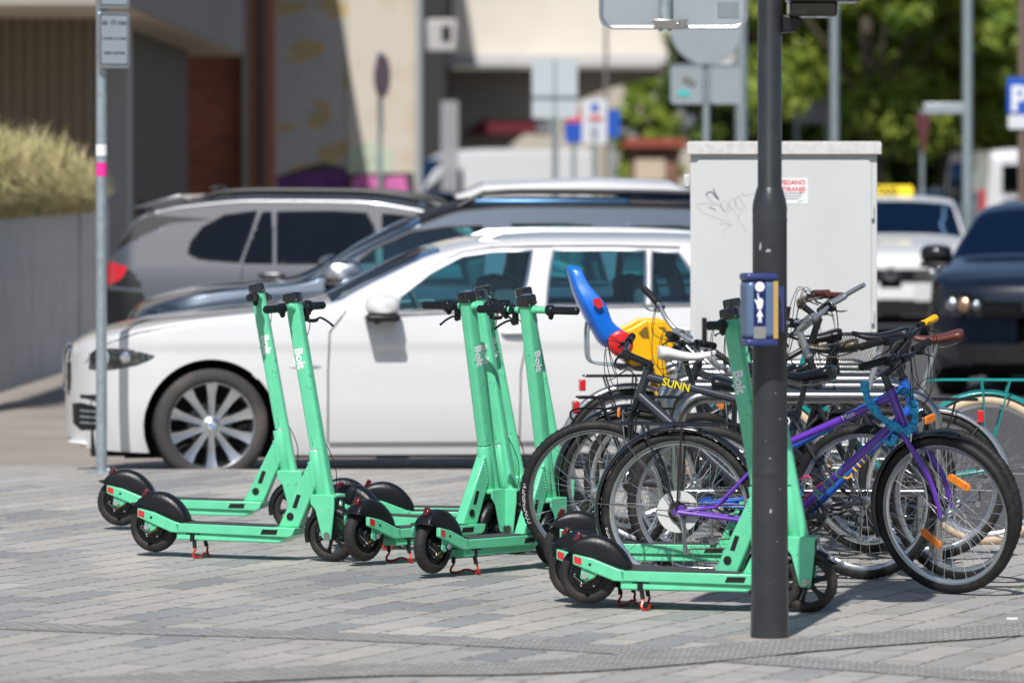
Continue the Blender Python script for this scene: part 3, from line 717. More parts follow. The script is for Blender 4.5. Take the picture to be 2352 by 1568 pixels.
# pink bottle cage
a = q['bb']; b = q['onh'](q['hd'] - .115); e = (b - a).normalized(); n_ = Vector((-e.z, 0, e.x)); mb = MB(); c0 = a + e * .16 + n_ * .02
for sy in (-1, 1):
    mb.tube(spline([c0 + V(0, sy * .01, 0), c0 - e * .07 + n_ * .004 + V(0, sy * .015, 0), c0 - e * .075 + n_ * .055 + V(0, sy * .02, 0), c0 - e * .0 + n_ * .075 + V(0, sy * .034, 0), c0 + e * .055 + n_ * .065 + V(0, sy * .03, 0), c0 + e * .06 + n_ * .045 + V(0, sy * .01, 0)], 4), .003, 6)
mb.tube([c0 - e * .0, c0 + e * .09], .0035, 6); mb.build('bottle_cage', mat('pink_plastic', (.80, .05, .22), .35), rt)
# graphite mountain bike facing left
rg, qg = bicycle('bicycle', 'graphite grey mountain bike facing left with yellow lettering and a knobbly front tyre', 1985, 1370, 536, 525,
    dict(frame=M_grey, forkm=M_blackg, tyre=M_rubk, rim=M_rim, susp=True, headz=.885, headb=.765, hang=20, seatz=.72, ttz=.70, sadz=.90, sadm=M_sadblack, barz=.955, stem=.11, barw=.31, steer=20, tube=.02, dtube=.025,
         decal=('SUNN', .048, M_yelm, .12, 'top'), front_refl=True, crank=200, sweep=.02, rise=.03, gl=.11, lean=0))
tyre_text(rg, qg['wb'], qg['near'], 'CONTINENTAL', .026, -22, M_tl)
# blue bike behind, facing right
bicycle('bicycle', 'blue mountain bike just behind the purple one, with a yellow bar end', 1618, 2196, 537, 539,
    dict(frame=M_blue, forkm=M_blackg, tyre=M_rubk, rim=M_rim, susp=True, headz=.86, seatz=.62, ttz=.56, sadz=.93, sadm=M_sadblack, barz=1.045, stem=.07, barw=.30, steer=-34, tube=.019, dtube=.023,
         decal=('CTITI', .06, mat('amber_decal', (.85, .42, .02), .5), .35, 'down'), gripm=M_blackm, gripm2=M_yel, crank=60, front_refl=True))
# black right-facing bike, white saddle
bicycle('bicycle', 'black city bike facing right with white saddle and black rear rack with red reflector', 1450, 1975, 505, 503,
    dict(frame=M_blkpaint, tyre=M_tanring, rim=M_rim, knob=False, headz=.90, seatz=.70, ttz=.62, sadz=.94, sadm=M_sadwhite, barz=1.09, barw=.29, steer=-50, rmud=(20, 190), fmud=(60, 170), mudm=mat('mudguard_black', (.01, .011, .014), .2),
         rack=M_blackg, rackx=(-.235, .2), rack2=True, lamp=True, decal=('SCIROCCO', .05, M_white, .30, 'down'), barm=M_silver, gripm=M_silver, stemm=M_silver, barends=M_silver, crank=100, tube=.018))
# left-facing black bike with silver mudguard
bicycle('bicycle', 'black bicycle facing left with large black saddle, silver rear mudguard and black rack', 2140, 1600, 510, 508,
    dict(frame=M_blkpaint, tyre=M_tanring, rim=M_rim, knob=False, headz=.88, seatz=.72, ttz=.68, sadz=1.035, sadm=M_sadblack, sadw=.17, barz=1.0, barw=.28, steer=25, rmud=(38, 170), mudm=M_silver,
         rack=M_blackg, rackx=(-.20, .15), lamp=True, lampz=-.03, postm=M_silver, crank=40, susp=True, front_refl=True))
bicycle('bicycle', 'black bicycle facing left with worn black and yellow saddle right of the dark traffic pole', 2030, 1492, 499, 498,
    dict(frame=M_blkpaint, tyre=M_rubk, rim=M_rim, headz=.85, seatz=.74, ttz=.68, sadz=.965, sadm=M_sadyel, barz=.95, barw=.29, steer=-22, crank=150, tube=.019))
# teal bike with cream tyres
bicycle('bicycle', 'teal city bicycle with cream tyres, brown saddle and grips, its rear wheel rightmost of all', 2265, 1742, 490, 489,
    dict(frame=M_teal, forkm=M_teal, tyre=M_cream, rim=M_rim, knob=False, R=.35, headz=.88, seatz=.70, ttz=.50, sadz=.995, sadm=M_sadbrown, sadw=.2, barz=1.12, barw=.30, sweep=.16, rise=.05, gripm=M_sadbrown, barm=M_beige_bar,
         rmud=(25, 200), fmud=(40, 160), mudm=M_teal, rack=M_teal, rackx=(-.20, .2), rackh=.07, lamp=False, steer=-8, basketf=mat('brown_wire', (.10, .045, .035), .4, .3), postm=M_silver, low=True, gl=.13))
# child-seat bike
rt, q = bicycle('bicycle', 'dark bicycle carrying the child seat, facing right, a red lamp on its rear rack', 1448, 1950, 466, 464,
    dict(frame=M_blkpaint, tyre=M_tanring, rim=M_rim, knob=False, R=.34, headz=.90, seatz=.66, ttz=.58, sadz=.90, sadm=M_sadblack, sadw=.19, barz=1.02, barw=.3, steer=-40, rmud=(15, 165), mudm=M_silver,
         rack=M_blackg, rackx=(-.22, .2), rackh=.06, lamp=True, sweep=.06, gl=.15, stemm=M_silver, barm=M_silver))
C0 = rt.matrix_basis.copy()
seat = thing('child_seat', 'blue and yellow plastic child bicycle seat with red disc, mounted behind the saddle', 'child seat')
def loft_xz(rows): return [[C0 @ Vector(p) for p in r] for r in rows]
# side outline in bike coordinates (x, z): blue back shell
def shell_path(pts, hw, depth, mbx):
    rings = []
    for (x, z, w, dx, dz) in pts:
        rings.append([C0 @ Vector(v) for v in ((x, -w, z), (x + dx, -w * 1.02, z + dz), (x + dx * .9, -w * .8, z + dz * .9), (x + dx * .35, -w * .6, z + dz * .35), (x + dx * .28, 0, z + dz * .28), (x + dx * .35, w * .6, z + dz * .35), (x + dx * .9, w * .8, z + dz * .9), (x + dx, w * 1.02, z + dz), (x, w, z), (x - .012, w * .7, z), (x - .016, 0, z), (x - .012, -w * .7, z))])
    mbx.rings(rings)
mb = MB(); pr = [(-.305, 1.285, .045, .04, .0), (-.30, 1.26, .07, .06, .0), (-.287, 1.20, .085, .07, 0), (-.272, 1.155, .11, .095, 0), (-.25, 1.10, .13, .125, 0), (-.228, 1.055, .13, .12, 0), (-.205, 1.01, .125, .105, 0), (-.185, .975, .125, .13, 0), (-.165, .94, .125, .19, -.01), (-.13, .87, .12, .2, -.02)]
shell_path(pr, .1, .1, mb); sh = mb.build('seat_back', mat('blue_plastic', (.006, .16, .72), .3, coat=.25), seat, ang=60); sh.modifiers.new('s', 'SUBSURF').render_levels = 1
mb = MB(); mb.prism([C0 @ Vector(p) for p in ((-.205, -.148, 1.12), (-.17, -.150, 1.13), (-.15, -.150, 1.09), (-.175, -.15, 1.075), (-.2, -.148, 1.095))], C0.to_3x3() @ Vector((0, -.004, 0))); mb.build('sticker', M_redrefl, sh)
mb = MB(); T3 = C0
def yl(poly, y0, y1, m=mb): m.prism([C0 @ Vector((x, y0, z)) for x, z in poly], C0.to_3x3() @ Vector((0, y1 - y0, 0)))
side = [(-.06, .845), (-.10, .90), (-.08, .955), (.0, .99), (.05, 1.02), (.16, 1.02), (.205, .985), (.215, .93), (.18, .86), (.10, .82), (.03, .80)]
for y in (-.16, .135): yl(side, y, y + .025)
yl([(-.07, .84), (-.02, .86), (.17, .89), (.18, .86), (.10, .81), (.0, .79)], -.135, .135)
yl([(.06, 1.02), (.09, .80), (.125, .66), (.17, .64), (.17, .70), (.15, .82), (.16, .95)], -.18, -.15); yl([(.06, 1.02), (.09, .80), (.125, .66), (.17, .64), (.17, .70), (.15, .82), (.16, .95)], .15, .18)
yl([(.10, .67), (.11, .60), (.22, .60), (.20, .67)], -.19, -.12)
mb.build('seat_shell', M_yel, seat, bevel=.012, seg=3)
mb = MB(); yl([(.02, .955), (.05, .985), (.15, .985), (.165, .955), (.10, .925), (.04, .93)], -.1615, -.1605, mb); mb.build('arm_opening_shade', mat('seat_shadow_grey', (.20, .11, .01), .6), seat, smooth=False)  # flat dark patch paints the shade inside the arm opening
mb = MB(); yl([(-.07, .775), (-.07, .80), (.10, .79), (.10, .76)], -.12, .12, mb); mb.build('carrier_plate', mat('carrier_grey', (.12, .12, .125), .5), seat)
mb = MB(); mb.tube([C0 @ Vector(p) for p in ((-.235, -.05, 1.10), (-.13, -.06, 1.0), (-.02, -.06, .90))], .009, 5); mb.tube([C0 @ Vector(p) for p in ((-.235, .05, 1.10), (-.13, .06, 1.0), (-.02, .06, .90))], .009, 5); mb.tube([C0 @ Vector(p) for p in ((-.10, -.07, .97), (-.09, .07, .97))], .009, 5); mb.build('harness', M_blackm, seat)
mb = MB(); mb.lathe([(0, .012), (.045, .011), (.058, .006), (.063, 0), (.05, -.01)], C0 @ Vector((-.07, -.165, .905)), C0.to_3x3() @ Vector((0, -1, 0)), 28)
mb.xf(Matrix.Identity(4)); mb.build('hinge_disc', mat('red_plastic', (.66, .015, .02), .32, coat=.2), seat)
mb = MB()
for sy in (-1, 1): mb.tube([C0 @ Vector(p) for p in spline([(-.20, sy * .06, 1.03), (-.215, sy * .06, .98), (-.215, sy * .06, .86), (-.20, sy * .06, .815), (-.15, sy * .06, .80), (.0, sy * .06, .79), (.15, sy * .04, .78)], 4)], .0065, 8)
mb.build('support_bracket', M_galv, seat)
# far left-facing bike with silver bar and rear basket
bicycle('bicycle', 'silver handlebar bicycle facing left behind the others, a black mesh basket on its rear rack', 1985, 1462, 478, 480,
    dict(frame=M_silver, tyre=M_tanring, rim=M_rim, knob=False, headz=.93, seatz=.68, ttz=.62, sadz=.98, sadm=M_sadblack, barz=.985, barw=.33, sweep=.05, rise=.03, steer=42, roll=-20, barm=M_silver, stemm=M_silver, rack=M_blackg, lamp=False,
         basketr=mat('black_wire', (.015, .015, .017), .35, .5), leverm=M_alu, rmud=(20, 160), mudm=M_silver, gl=.13))
# ---------------------------------------------------------------- bicycle hoops
def hoop():
    mb = MB(); w = 1.13; h = .755; r = .12; pts = [V(0, 0, -.02), V(0, 0, .3), V(0, 0, h - r)]
    for k in range(1, 9): a = R(180 - 90 * k / 9); pts.append(V(r + r * math.cos(a), 0, h - r + r * math.sin(a)))
    pts += [V(r, 0, h), V(w / 2, 0, h), V(w - r, 0, h)]
    for k in range(1, 9): a = R(90 - 90 * k / 9); pts.append(V(w - r + r * math.cos(a), 0, h - r + r * math.sin(a)))
    pts += [V(w, 0, h - r), V(w, 0, .3), V(w, 0, -.02)]
    return mb.tube(pts, .030, 20), w
_h = None
for k, s_ in enumerate((521, 499, 483.5, 469, 457, 446)):
    lab = ['nearest stainless steel bicycle hoop, its rail crossing behind the purple bicycle', 'second stainless bicycle hoop counted from the camera', 'third stainless bicycle hoop counted from the camera', 'fourth stainless bicycle hoop counted from the camera', 'fifth stainless bicycle hoop counted from the camera', 'farthest stainless bicycle hoop, in front of the grey cabinet'][k]
    if _h is None:
        _h = thing('bicycle_rack', lab, 'bicycle rack', group='steel bicycle hoops in a row'); m_, w_ = hoop(); m_.build('hoop', M_steel, _h)
        MB().tube([V(.0, 0, .335), V(w_, 0, .335)], .018, 12).build('crossbar', M_steel, _h)
        mb = MB()
        for x in (0, w_): mb = MB(); mb.lathe([(.031, .006), (.055, .006), (.058, .0)], (x, 0, 0), (0, 0, 1), 20); mb.build('foot_plate', M_steel, _h)
        o = _h
    else: o = copy_tree(_h); o['label'] = lab
    o.location = (.735, F / s_, 0); o.rotation_euler = (0, 0, R(-1.5))
# ---------------------------------------------------------------- vehicles
M_glass = glassmat('car_glass', (.48, .86, .88), 1.0); M_glassd = glassmat('car_glass_dark', (.16, .36, .55), .30, gc=(.10, .17, .27))
M_cwhite = mat('car_white', (.66, .66, .665), .35, coat=1.); M_csilver = mat('car_silver', (.125, .13, .14), .26, .6, coat=1.); M_cgrey = mat('car_steel_blue', (.085, .11, .145), .26, .7, coat=1.)
M_cblack = mat('car_black', (.003, .006, .016), .22, .1, coat=1.); M_cdgrey = mat('car_dark_grey', (.10, .095, .09), .4, .3, coat=.6)
M_int = mat('car_interior', (.10, .10, .105), .8); M_trimk = mat('trim_black', (.009, .009, .010), .42, spec=.35); M_under = mat('underbody', (.01, .01, .01), .9)
M_lampg = mat('headlamp_glass', (.10, .115, .135), .06, .85, coat=1., noise=.9, nscale=26); M_tail = mat('tail_red', (.55, .008, .012), .15, coat=1.); M_plate = mat('number_plate', (.75, .77, .77), .4)
M_cartyre = mat('car_tyre', (.045, .042, .042), .8, dirt=(.09, .075, .07), nscale=5)
def car_wheel(root, x, y, z, r, spokes=10, rimr=None, seg=64, turn=0., badge=False):
    rimr = rimr or r * .70; sy = -1 if y < 0 else 1; tw = .22
    w = MB(); ax = (0, -1, 0)
    def pr(*p): return p
    w.lathe([(rimr * .90, -.10), (rimr * .93, .02), (rimr * .97, .055), (rimr * 1.0, .062), (rimr * 1.01, .05)], (0, 0, 0), ax, seg)
    if spokes:
        for k in range(spokes):
            a = 2 * math.pi * k / spokes + .31; d = V(math.cos(a), 0, math.sin(a)); t = V(-math.sin(a), 0, math.cos(a)); wd = rimr * (.108 if spokes >= 10 else .12)
            rings = []
            for q, ww, yy in ((.14, .8, -.035), (.4, .85, -.03), (.75, 1.15, -.035), (.965, 1.7, -.05)):
                c = d * rimr * q
                rings.append([c + t * wd * ww + V(0, yy + .03, 0), c + t * wd * ww * .75 + V(0, yy, 0), c + V(0, yy + .004, 0), c - t * wd * ww * .75 + V(0, yy, 0), c - t * wd * ww + V(0, yy + .03, 0)])
            w.rings(rings)
    else:
        w.lathe([(0, .03), (rimr * .4, .03), (rimr * .55, .02), (rimr * .9, .035), (rimr * .95, .045)], (0, 0, 0), ax, seg)
    w.lathe([(0, .048), (rimr * .12, .047), (rimr * .15, .04), (rimr * .22, .034), (rimr * .24, .0)], (0, 0, 0), ax, 28)
    wo = w.build('wheel', [M_alu], root, loc=(x, y, z)); wo.rotation_euler = (0, 0, turn if sy < 0 else turn + math.pi)
    d_ = MB(); d_.lathe([(0, -.06), (rimr * .90, -.075)], (0, 0, 0), ax, 40); d_.build('brake_shield', M_under, wo)
    d_ = MB(); d_.lathe([(0, -.045), (rimr * .52, -.045), (rimr * .52, -.055)], (0, 0, 0), ax, 40); d_.build('brake_disc', mat('brake_disc', (.22, .20, .19), .45, .7), wo)
    t = MB(); t.lathe([(rimr * .93, -.13), (r * .93, -.15), (r * .985, -.135), (r, -.10), (r, .02), (r * .985, .055), (r * .93, .072), (r * .82, .078), (rimr * 1.02, .068), (rimr * .99, .05)], (0, 0, 0), ax, seg * 2, rmod=lambda i, j, q: q - (.006 if (i % 2 and j in (3, 4)) else 0))
    t.build('tyre', M_cartyre, wo, ang=50)
    if badge:
        b = MB(); b.lathe([(0, .0505), (rimr * .085, .0505), (rimr * .10, .048)], (0, 0, 0), ax, 20); b.build('hub_badge', mat('badge_silver', (.75, .77, .8), .3, .6), wo)
        b = MB()
        for a0 in (0, math.pi): b.lathe([(0, .0518), (rimr * .075, .0518)], (0, 0, 0), ax, 8, a0, a0 + math.pi / 2)
        b.build('badge_quarter', mat('badge_blue', (.02, .22, .62), .3), wo)
def make_car(name, label, cat, L, Wd, top, belt, bot, paint, wins=(), ws=None, rw=None, wheels=(), k=.34, nose=(.5, .42), npow=2.6, res=.02, floor=.30, glass=None,
             patches=(), crease=None, arch=.385, rimr=None, spokes=10, seats=True, group=None, archz=None, rwm=None, roofcol=None, wheelturn=0., badge=False, inset=.05, windpil=.06):
    glass = glass or M_glass
    root = thing(name, label, cat, group=group); H = Wd / 2
    fT, fB, fU = pchip(top), pchip(belt), pchip(bot)
    a0, a1 = nose
    def wid(x):
        f = 1.
        if x < a0: f *= max(0, 1 - (1 - max(x, 0) / a0) ** npow) ** (1 / npow)
        if x > L - a1: f *= max(0, 1 - (1 - max(L - x, 0) / a1) ** npow) ** (1 / npow)
        return H * f
    def zs_(x): return min(fB(x), fT(x) - .035)
    def inset_(z):
        q = inset * max(0, (z - .62) / .42) ** 2 + .05 * max(0, (.5 - z) / .32) ** 1.6
        if crease: q += .012 / (1 + math.exp((z - crease) / .012)) - .006
        return q
    def zr_(x): zt = fT(x); zs = zs_(x); return zt - min(.075, .55 * (zt - zs))
    def ysurf(x, z):
        w = wid(x); zs = zs_(x)
        if z <= zs: return w * (1 - inset_(z) / H)
        return w * max(.35, (1 - inset_(zs) / H) - k * (z - zs) / H)
    xs = [0.001]; x = .0
    while x < L:
        st = res * (.35 if (x < .12 or x > L - .12) else 1)
        x += st; xs.append(min(x, L - .001))
    nl = max(10, int(.85 / res)); nu = max(6, int(.5 / res)); ncr = max(5, int(.45 / res)) if res < .03 else 8
    polys = [(p['poly'] if isinstance(p, dict) else p) for p in wins]
    cats = [[] for _ in range(2 + len(patches))]
    grid = []
    def snap(x, z, zone):
        for wx, wr in wheels:
            ar = wr + (arch - .34); cz = archz if archz else wr
            d = math.hypot(x - wx, z - cz)
            if abs(d - ar) < res * .62 and zone == 0 and d > 0: return wx + (x - wx) * ar / d, cz + (z - cz) * ar / d
        cand = list(polys) if zone == 1 else [p[0] for p in patches if not (len(p) > 3)]
        if zone == 1: cand = cand + [p[0] for p in patches]
        best = (res * .6, None)
        for poly in cand:
            for i in range(len(poly)):
                ax_, az = poly[i]; bx_, bz = poly[(i + 1) % len(poly)]; dx, dz = bx_ - ax_, bz - az; q = dx * dx + dz * dz
                t = max(0, min(1, ((x - ax_) * dx + (z - az) * dz) / q)) if q else 0
                px, pz = ax_ + dx * t, az + dz * t; d = math.hypot(x - px, z - pz)
                if d < best[0]: best = (d, (px, pz))
        return best[1] if best[1] else (x, z)
    for ix, x in enumerate(xs):
        zb, zs, zt, zr = fU(x), zs_(x), fT(x), zr_(x); side = []; zb = min(zb, zs - .02)
        for j in range(nl + 1):
            z = zb + (zs - zb) * j / nl; X, Z = (snap(x, z, 0) if 0 < ix < len(xs) - 1 else (x, z)); side.append((X, ysurf(X, Z), Z))
        for j in range(1, nu + 1):
            z = zs + (zr - zs) * j / nu; X, Z = (snap(x, z, 1) if 0 < ix < len(xs) - 1 and zt - zs > .15 else (x, z)); side.append((X, ysurf(X, Z), Z))
        yr = side[-1][1]; crown = []
        for j in range(1, ncr + 1):
            t = math.pi / 2 * j / ncr; crown.append((x, yr * math.cos(t) ** .85 if j < ncr else 0., zr + (zt - zr) * math.sin(t) ** (.85 if zt - zs > .15 else 1.)))
        half = side + crown
        full = [(a, -b, c) for a, b, c in half] + [(a, b, c) for a, b, c in half[-2::-1]]
        grid.append(full)
    N = len(grid[0]); nh = nl + nu; vs = [p for r in grid for p in r]
    body = MB(); body.v = [tuple(p) for p in vs]
    gl = {}; 
    def addf(key, f):
        gl.setdefault(key, []).append(f)
    for i in range(len(xs) - 1):
        for j in range(N - 1):
            f = (i * N + j, i * N + j + 1, (i + 1) * N + j + 1, (i + 1) * N + j)
            jj = j if j < N // 2 else N - 2 - j
            cx = sum(vs[q][0] for q in f) / 4; cy = sum(vs[q][1] for q in f) / 4; cz = sum(vs[q][2] for q in f) / 4
            key = 'body'; sd = 'n' if cy < 0 else 'f'
            if jj < nl:
                hit = False
                for wx, wr in wheels:
                    if math.hypot(cx - wx, cz - (archz or wr)) < wr + (arch - .34): hit = True
                if hit: continue
                for n_, p in enumerate(patches):
                    if inpoly(cx, cz, p[0]) and (len(p) < 4 or p[3] == 'side'): key = ('p', n_, sd)
            elif jj < nh:
                for n_, p in enumerate(polys):
                    if inpoly(cx, cz, p): key = ('w', n_, sd)
                if key == 'body':
                    for n_, p in enumerate(patches):
                        if inpoly(cx, cz, p[0]): key = ('p', n_, sd)
            else:
                yr = abs(vs[i * N + nh][1])
                if ws and ws[0] < cx < ws[1] and abs(cy) < yr - windpil: key = 'ws'
                elif rw and rw[0] < cx < rw[1] and abs(cy) < yr - .05: key = 'rw'
                elif roofcol and roofcol[0] < cx < roofcol[1]: key = 'roof'
            addf(key, f)
    def sub(fs):
        used = {}; m = MB()
        for f in fs:
            g = []
            for q in f:
                if q not in used: used[q] = len(m.v); m.v.append(tuple(vs[q]))
                g.append(used[q])
            m.f.append(tuple(g)); m.m.append(0)
        return m
    bo = sub(gl.pop('body')).build('body', paint, root, ang=32)
    for key, fs in gl.items():
        m = sub(fs)
        if key == 'ws': m.build('windscreen', glass, root)
        elif key == 'rw': m.build('rear_window', rwm or glass, root)
        elif key == 'roof': m.build('roof', roofcol[2], root)
        elif key[0] == 'w': m.build('side_window', glass if not (isinstance(wins[key[1]], dict) and wins[key[1]].get('m')) else wins[key[1]]['m'], root)
        else: m.build(patches[key[1]][1], patches[key[1]][2], root)
    # window frames
    for n_, p in enumerate(polys):
        fm = wins[n_].get('frame', M_trimk) if isinstance(wins[n_], dict) else M_trimk
        if fm is None: continue
        for sy in (-1, 1):
            pts = []
            for i in range(len(p)):
                a = p[i]; b = p[(i + 1) % len(p)]; n = max(2, int(math.hypot(b[0] - a[0], b[1] - a[1]) / .06))
                for q in range(n): x = a[0] + (b[0] - a[0]) * q / n; z = a[1] + (b[1] - a[1]) * q / n; pts.append((x, sy * (ysurf(x, z) + .001), z))
            MB().tube(pts, .009, 5, closed=True).build('window_trim', fm, root)
    # underbody, interior, wheels
    mb = MB(); x0 = .35; x1 = L - .35
    mb.bb(x0, x1, -H + .25, H - .25, max(.14, fU(L / 2) - .03), floor + .02)
    mb.bb(.15, L - .15, -H + .3, H - .3, floor - .1, floor + .25)
    mb.build('underbody', M_under, root, smooth=False)
    for wx, wr in wheels:
        cz = archz or wr
        for sy in (-1, 1):
            mb = MB(); rings = [[V(wx + (wr + arch - .34 + .004) * math.cos(R(a)), sy * yy, cz + (wr + arch - .34 + .004) * math.sin(R(a))) for a in range(-30, 211, 10)] for yy in (ysurf(wx, .5) - .03, H - .36)]
            n = len(rings[0]); mb.add(rings[0] + rings[1], [(q, q + 1, n + q + 1, n + q) for q in range(n - 1)] + [tuple(n + q for q in range(n))])
            mb.build('wheel_arch', M_under, root, smooth=False)
    for n_, (wx, wr) in enumerate(wheels):
        for sy in (-1, 1): car_wheel(root, wx, sy * (H - .09), wr, wr, spokes, rimr, turn=wheelturn if n_ == 0 else 0, badge=badge)
    if seats and ws:
        mb = MB(); xc = (ws[1] + .35); bz = fB(xc)
        for xx in (xc, xc + .85):
            for yy in (-.36, .36):
                mb.box((xx + .1, yy, bz - .12), (.16, .46, .62), Matrix.Rotation(R(-14), 3, 'Y')); mb.box((xx + .19, yy, bz + .27), (.10, .24, .17)); mb.box((xx - .2, yy, bz - .42), (.5, .46, .14))
        mb.build('seat', M_int, root, bevel=.04)
        mb = MB(); mb.prxz([(ws[0] - .1, bz - .35), (ws[0] - .1, bz - .05), (ws[0] + .35, bz - .02), (ws[0] + .45, bz - .1), (ws[0] + .4, bz - .35)], -H + .18, H - .18); mb.build('dashboard', M_int, root, bevel=.03)
        mb = MB(); mb.torus((ws[0] + .62, .36, bz - .06), (-.9, 0, -.4), .18, .014, 32, 8); mb.build('steering_wheel', M_int, root)
        mb = MB(); mb.bb(ws[0] - .1, (rw[0] if rw else L - .5), -H + .12, H - .12, floor, floor + .06); mb.build('floor', M_int, root, smooth=False)
    return root, dict(ys=ysurf, H=H, L=L, wid=wid, top=fT, belt=fB, bot=fU)
def seam(root, c, pts, w=.011, m=None, name='door_seam'):
    for sy in (-1, 1):
        mb = MB(); q = []
        for a, b in zip(pts, pts[1:]):
            n = max(1, int(math.hypot(b[0] - a[0], b[1] - a[1]) / .05))
            for i in range(n): x = a[0] + (b[0] - a[0]) * i / n; z = a[1] + (b[1] - a[1]) * i / n; q.append((x, sy * (c['ys'](x, z) - .001), z))
        x, z = pts[-1]; q.append((x, sy * (c['ys'](x, z) - .001), z)); mb.tube(q, w / 2, 5)
        mb.build(name, m or M_trimk, root)
def mirror(root, c, x, z, m, dirx=1, sz=1.):
    for sy in (-1, 1):
        y = sy * (c['ys'](x, z) + .13 * sz); mb = MB(); rings = []
        for t, sx, sz_ in ((0, .6, .62), (.12, .86, .88), (.45, 1., 1.), (.85, .95, .92), (1, .7, .65)):
            rings.append([V(x + dirx * .03 + sx * sz * .105 * (abs(math.cos(a)) ** .7) * (1 if math.cos(a) > 0 else -1) * (1 if math.cos(a) * dirx > 0 else 1.15), y + sy * (-.11 + .22 * t) * sz,
                z + .05 + sz_ * sz * .07 * (abs(math.sin(a)) ** .75) * (1 if math.sin(a) > 0 else -1)) for a in [2 * math.pi * q / 20 for q in range(20)]])
        mb.rings(rings); mo = mb.build('mirror', m, root, ang=60)
        mb = MB(); mb.tube([V(x + .0, sy * c['ys'](x, z), z - .05), V(x + .01, y - sy * .03, z - .02)], .022, 10); mb.box((x + dirx * .025, y, z - .026 * sz), (.215 * sz, .225 * sz, .04)); mb.build('mirror_foot', M_trimk, mo, bevel=.015)
def handle(root, c, x, z, m):
    for sy in (-1, 1): mb = MB(); y = c['ys'](x, z); mb.tube(spline([(x - .09, sy * y, z), (x - .07, sy * (y + .028), z), (x + .07, sy * (y + .03), z), (x + .09, sy * y, z)], 4), .012, 8); mb.build('door_handle', m, root)
def rail(root, c, x0, x1, zoff, yk, m, r=.018):
    for sy in (-1, 1):
        mb = MB(); pts = []
        for i in range(13): x = x0 + (x1 - x0) * i / 12; e = min(1, i, 12 - i); pts.append((x, sy * yk, c['top'](x) - .035 + zoff * e))
        mb.tube(pts, r, 8)
        mb.build('roof_rail', m, root)
def place(root, px, s_, yaw=0., z=-.09, half=0.):
    s2 = F / (F / s_ + half); root.location = Gs(px, s2, z); root.rotation_euler = (0, 0, R(yaw))
RZ = -.09
# white estate car, nose at the left
def bz(x, y): return ((x - 150) / 388., (1105 - y) / 388.)
def bp(*a): return [bz(*p) for p in a]
wn = [dict(poly=bp((908, 712), (915, 680), (985, 627), (1060, 588), (1130, 578), (1222, 575), (1208, 640), (1190, 700)), frame=M_alu),
      dict(poly=bp((1250, 700), (1258, 640), (1270, 575), (1400, 574), (1485, 576), (1482, 640), (1478, 698)), frame=M_alu),
      dict(poly=bp((1492, 698), (1499, 577), (1562, 580), (1600, 640), (1620, 696)), frame=M_alu),
      dict(poly=bp((1655, 694), (1640, 640), (1600, 582), (1780, 600), (1890, 690)), frame=M_alu)]
car1, c1 = make_car('parked_car', 'white estate car parked side on behind the scooters', 'car', 4.9, 1.86,
    [(0, .60), (.01, .74), (.06, .815), (.25, .90), (.6, .97), (1.0, 1.015), (1.35, 1.05), (1.52, 1.085), (1.85, 1.24), (2.2, 1.39), (2.5, 1.45), (2.9, 1.468), (3.5, 1.464), (4.1, 1.43), (4.45, 1.34), (4.72, 1.08), (4.86, .98), (4.9, .6)],
    [(0, .55), (.1, .72), (.4, .86), (.9, .945), (1.5, .985), (2.2, 1.005), (3.2, 1.03), (4.2, 1.05), (4.9, 1.0)],
    [(0, .27), (.1, .2), (.5, .18), (1.3, .165), (3.4, .165), (4.5, .22), (4.9, .35)], M_cwhite, wins=wn, ws=(1.56, 2.22), rw=(4.42, 4.72), wheels=((.853, .34), (3.82, .34)), k=.40, nose=(.66, .5), npow=2.15,
    res=.016, floor=.25, crease=.80, arch=.392, rimr=.256, wheelturn=R(7), badge=True, seats=True,
    patches=[(bp((203, 848), (206, 812), (222, 798), (262, 797), (305, 800), (352, 812), (345, 822), (312, 836), (262, 846), (235, 850)), 'headlight', M_lampg),
             (bp((166, 930), (185, 925), (228, 932), (230, 985), (185, 990), (168, 975)), 'bumper_grille', M_blackm),
             (bp((152, 905), (152, 842), (158, 832), (164, 836), (163, 900), (158, 912)), 'grille', M_blackg)])
place(car1, 150, 392, 5.0, half=.93)
seam(car1, c1, bp((748, 1012), (748, 850), (752, 760), (790, 712))); seam(car1, c1, bp((1188, 1012), (1190, 850), (1215, 730), (1228, 700))); seam(car1, c1, [(1.55, .235), (2.6, .235), (3.35, .235)], .026, mat('sill_shadow_grey', (.22, .22, .23), .5), 'sill_shadow')  # the grey strip paints the shadow line above the sill
seam(car1, c1, bp((905, 722), (1200, 707), (1640, 700)), .02, M_alu, 'belt_trim'); seam(car1, c1, bp((915, 672), (985, 619), (1060, 580), (1130, 569), (1222, 566), (1400, 565), (1565, 569)), .016, M_alu, 'roof_trim')
mirror(car1, c1, 1.83, 1.0, M_cwhite, sz=.92); handle(car1, c1, 2.66, .885, M_cwhite); handle(car1, c1, 3.68, .90, M_cwhite); rail(car1, c1, 2.45, 4.2, .045, .56, M_alu, .015)
mb = MB()
for sy in (-1, 1):
    mb.tube([(1.31, sy * c1['ys'](1.31, .69), .69), (1.40, sy * (c1['ys'](1.4, .69) + .004), .69), (1.50, sy * c1['ys'](1.5, .69), .685)], [.004, .014, .004], 8)
mb.build('side_badge', M_chrome, car1)
mb = MB(); mb.prxz([(.02, .225), (.02, .24), (.45, .20), (.45, .17)], -.55, .55)
mb.build('front_lip', M_cwhite, car1, bevel=.005)
def nose_x(c, a0, npow, y): f = max(0, 1 - (abs(y) / (c['H'] * .985)) ** npow) ** (1 / npow); return a0 * (1 - f)
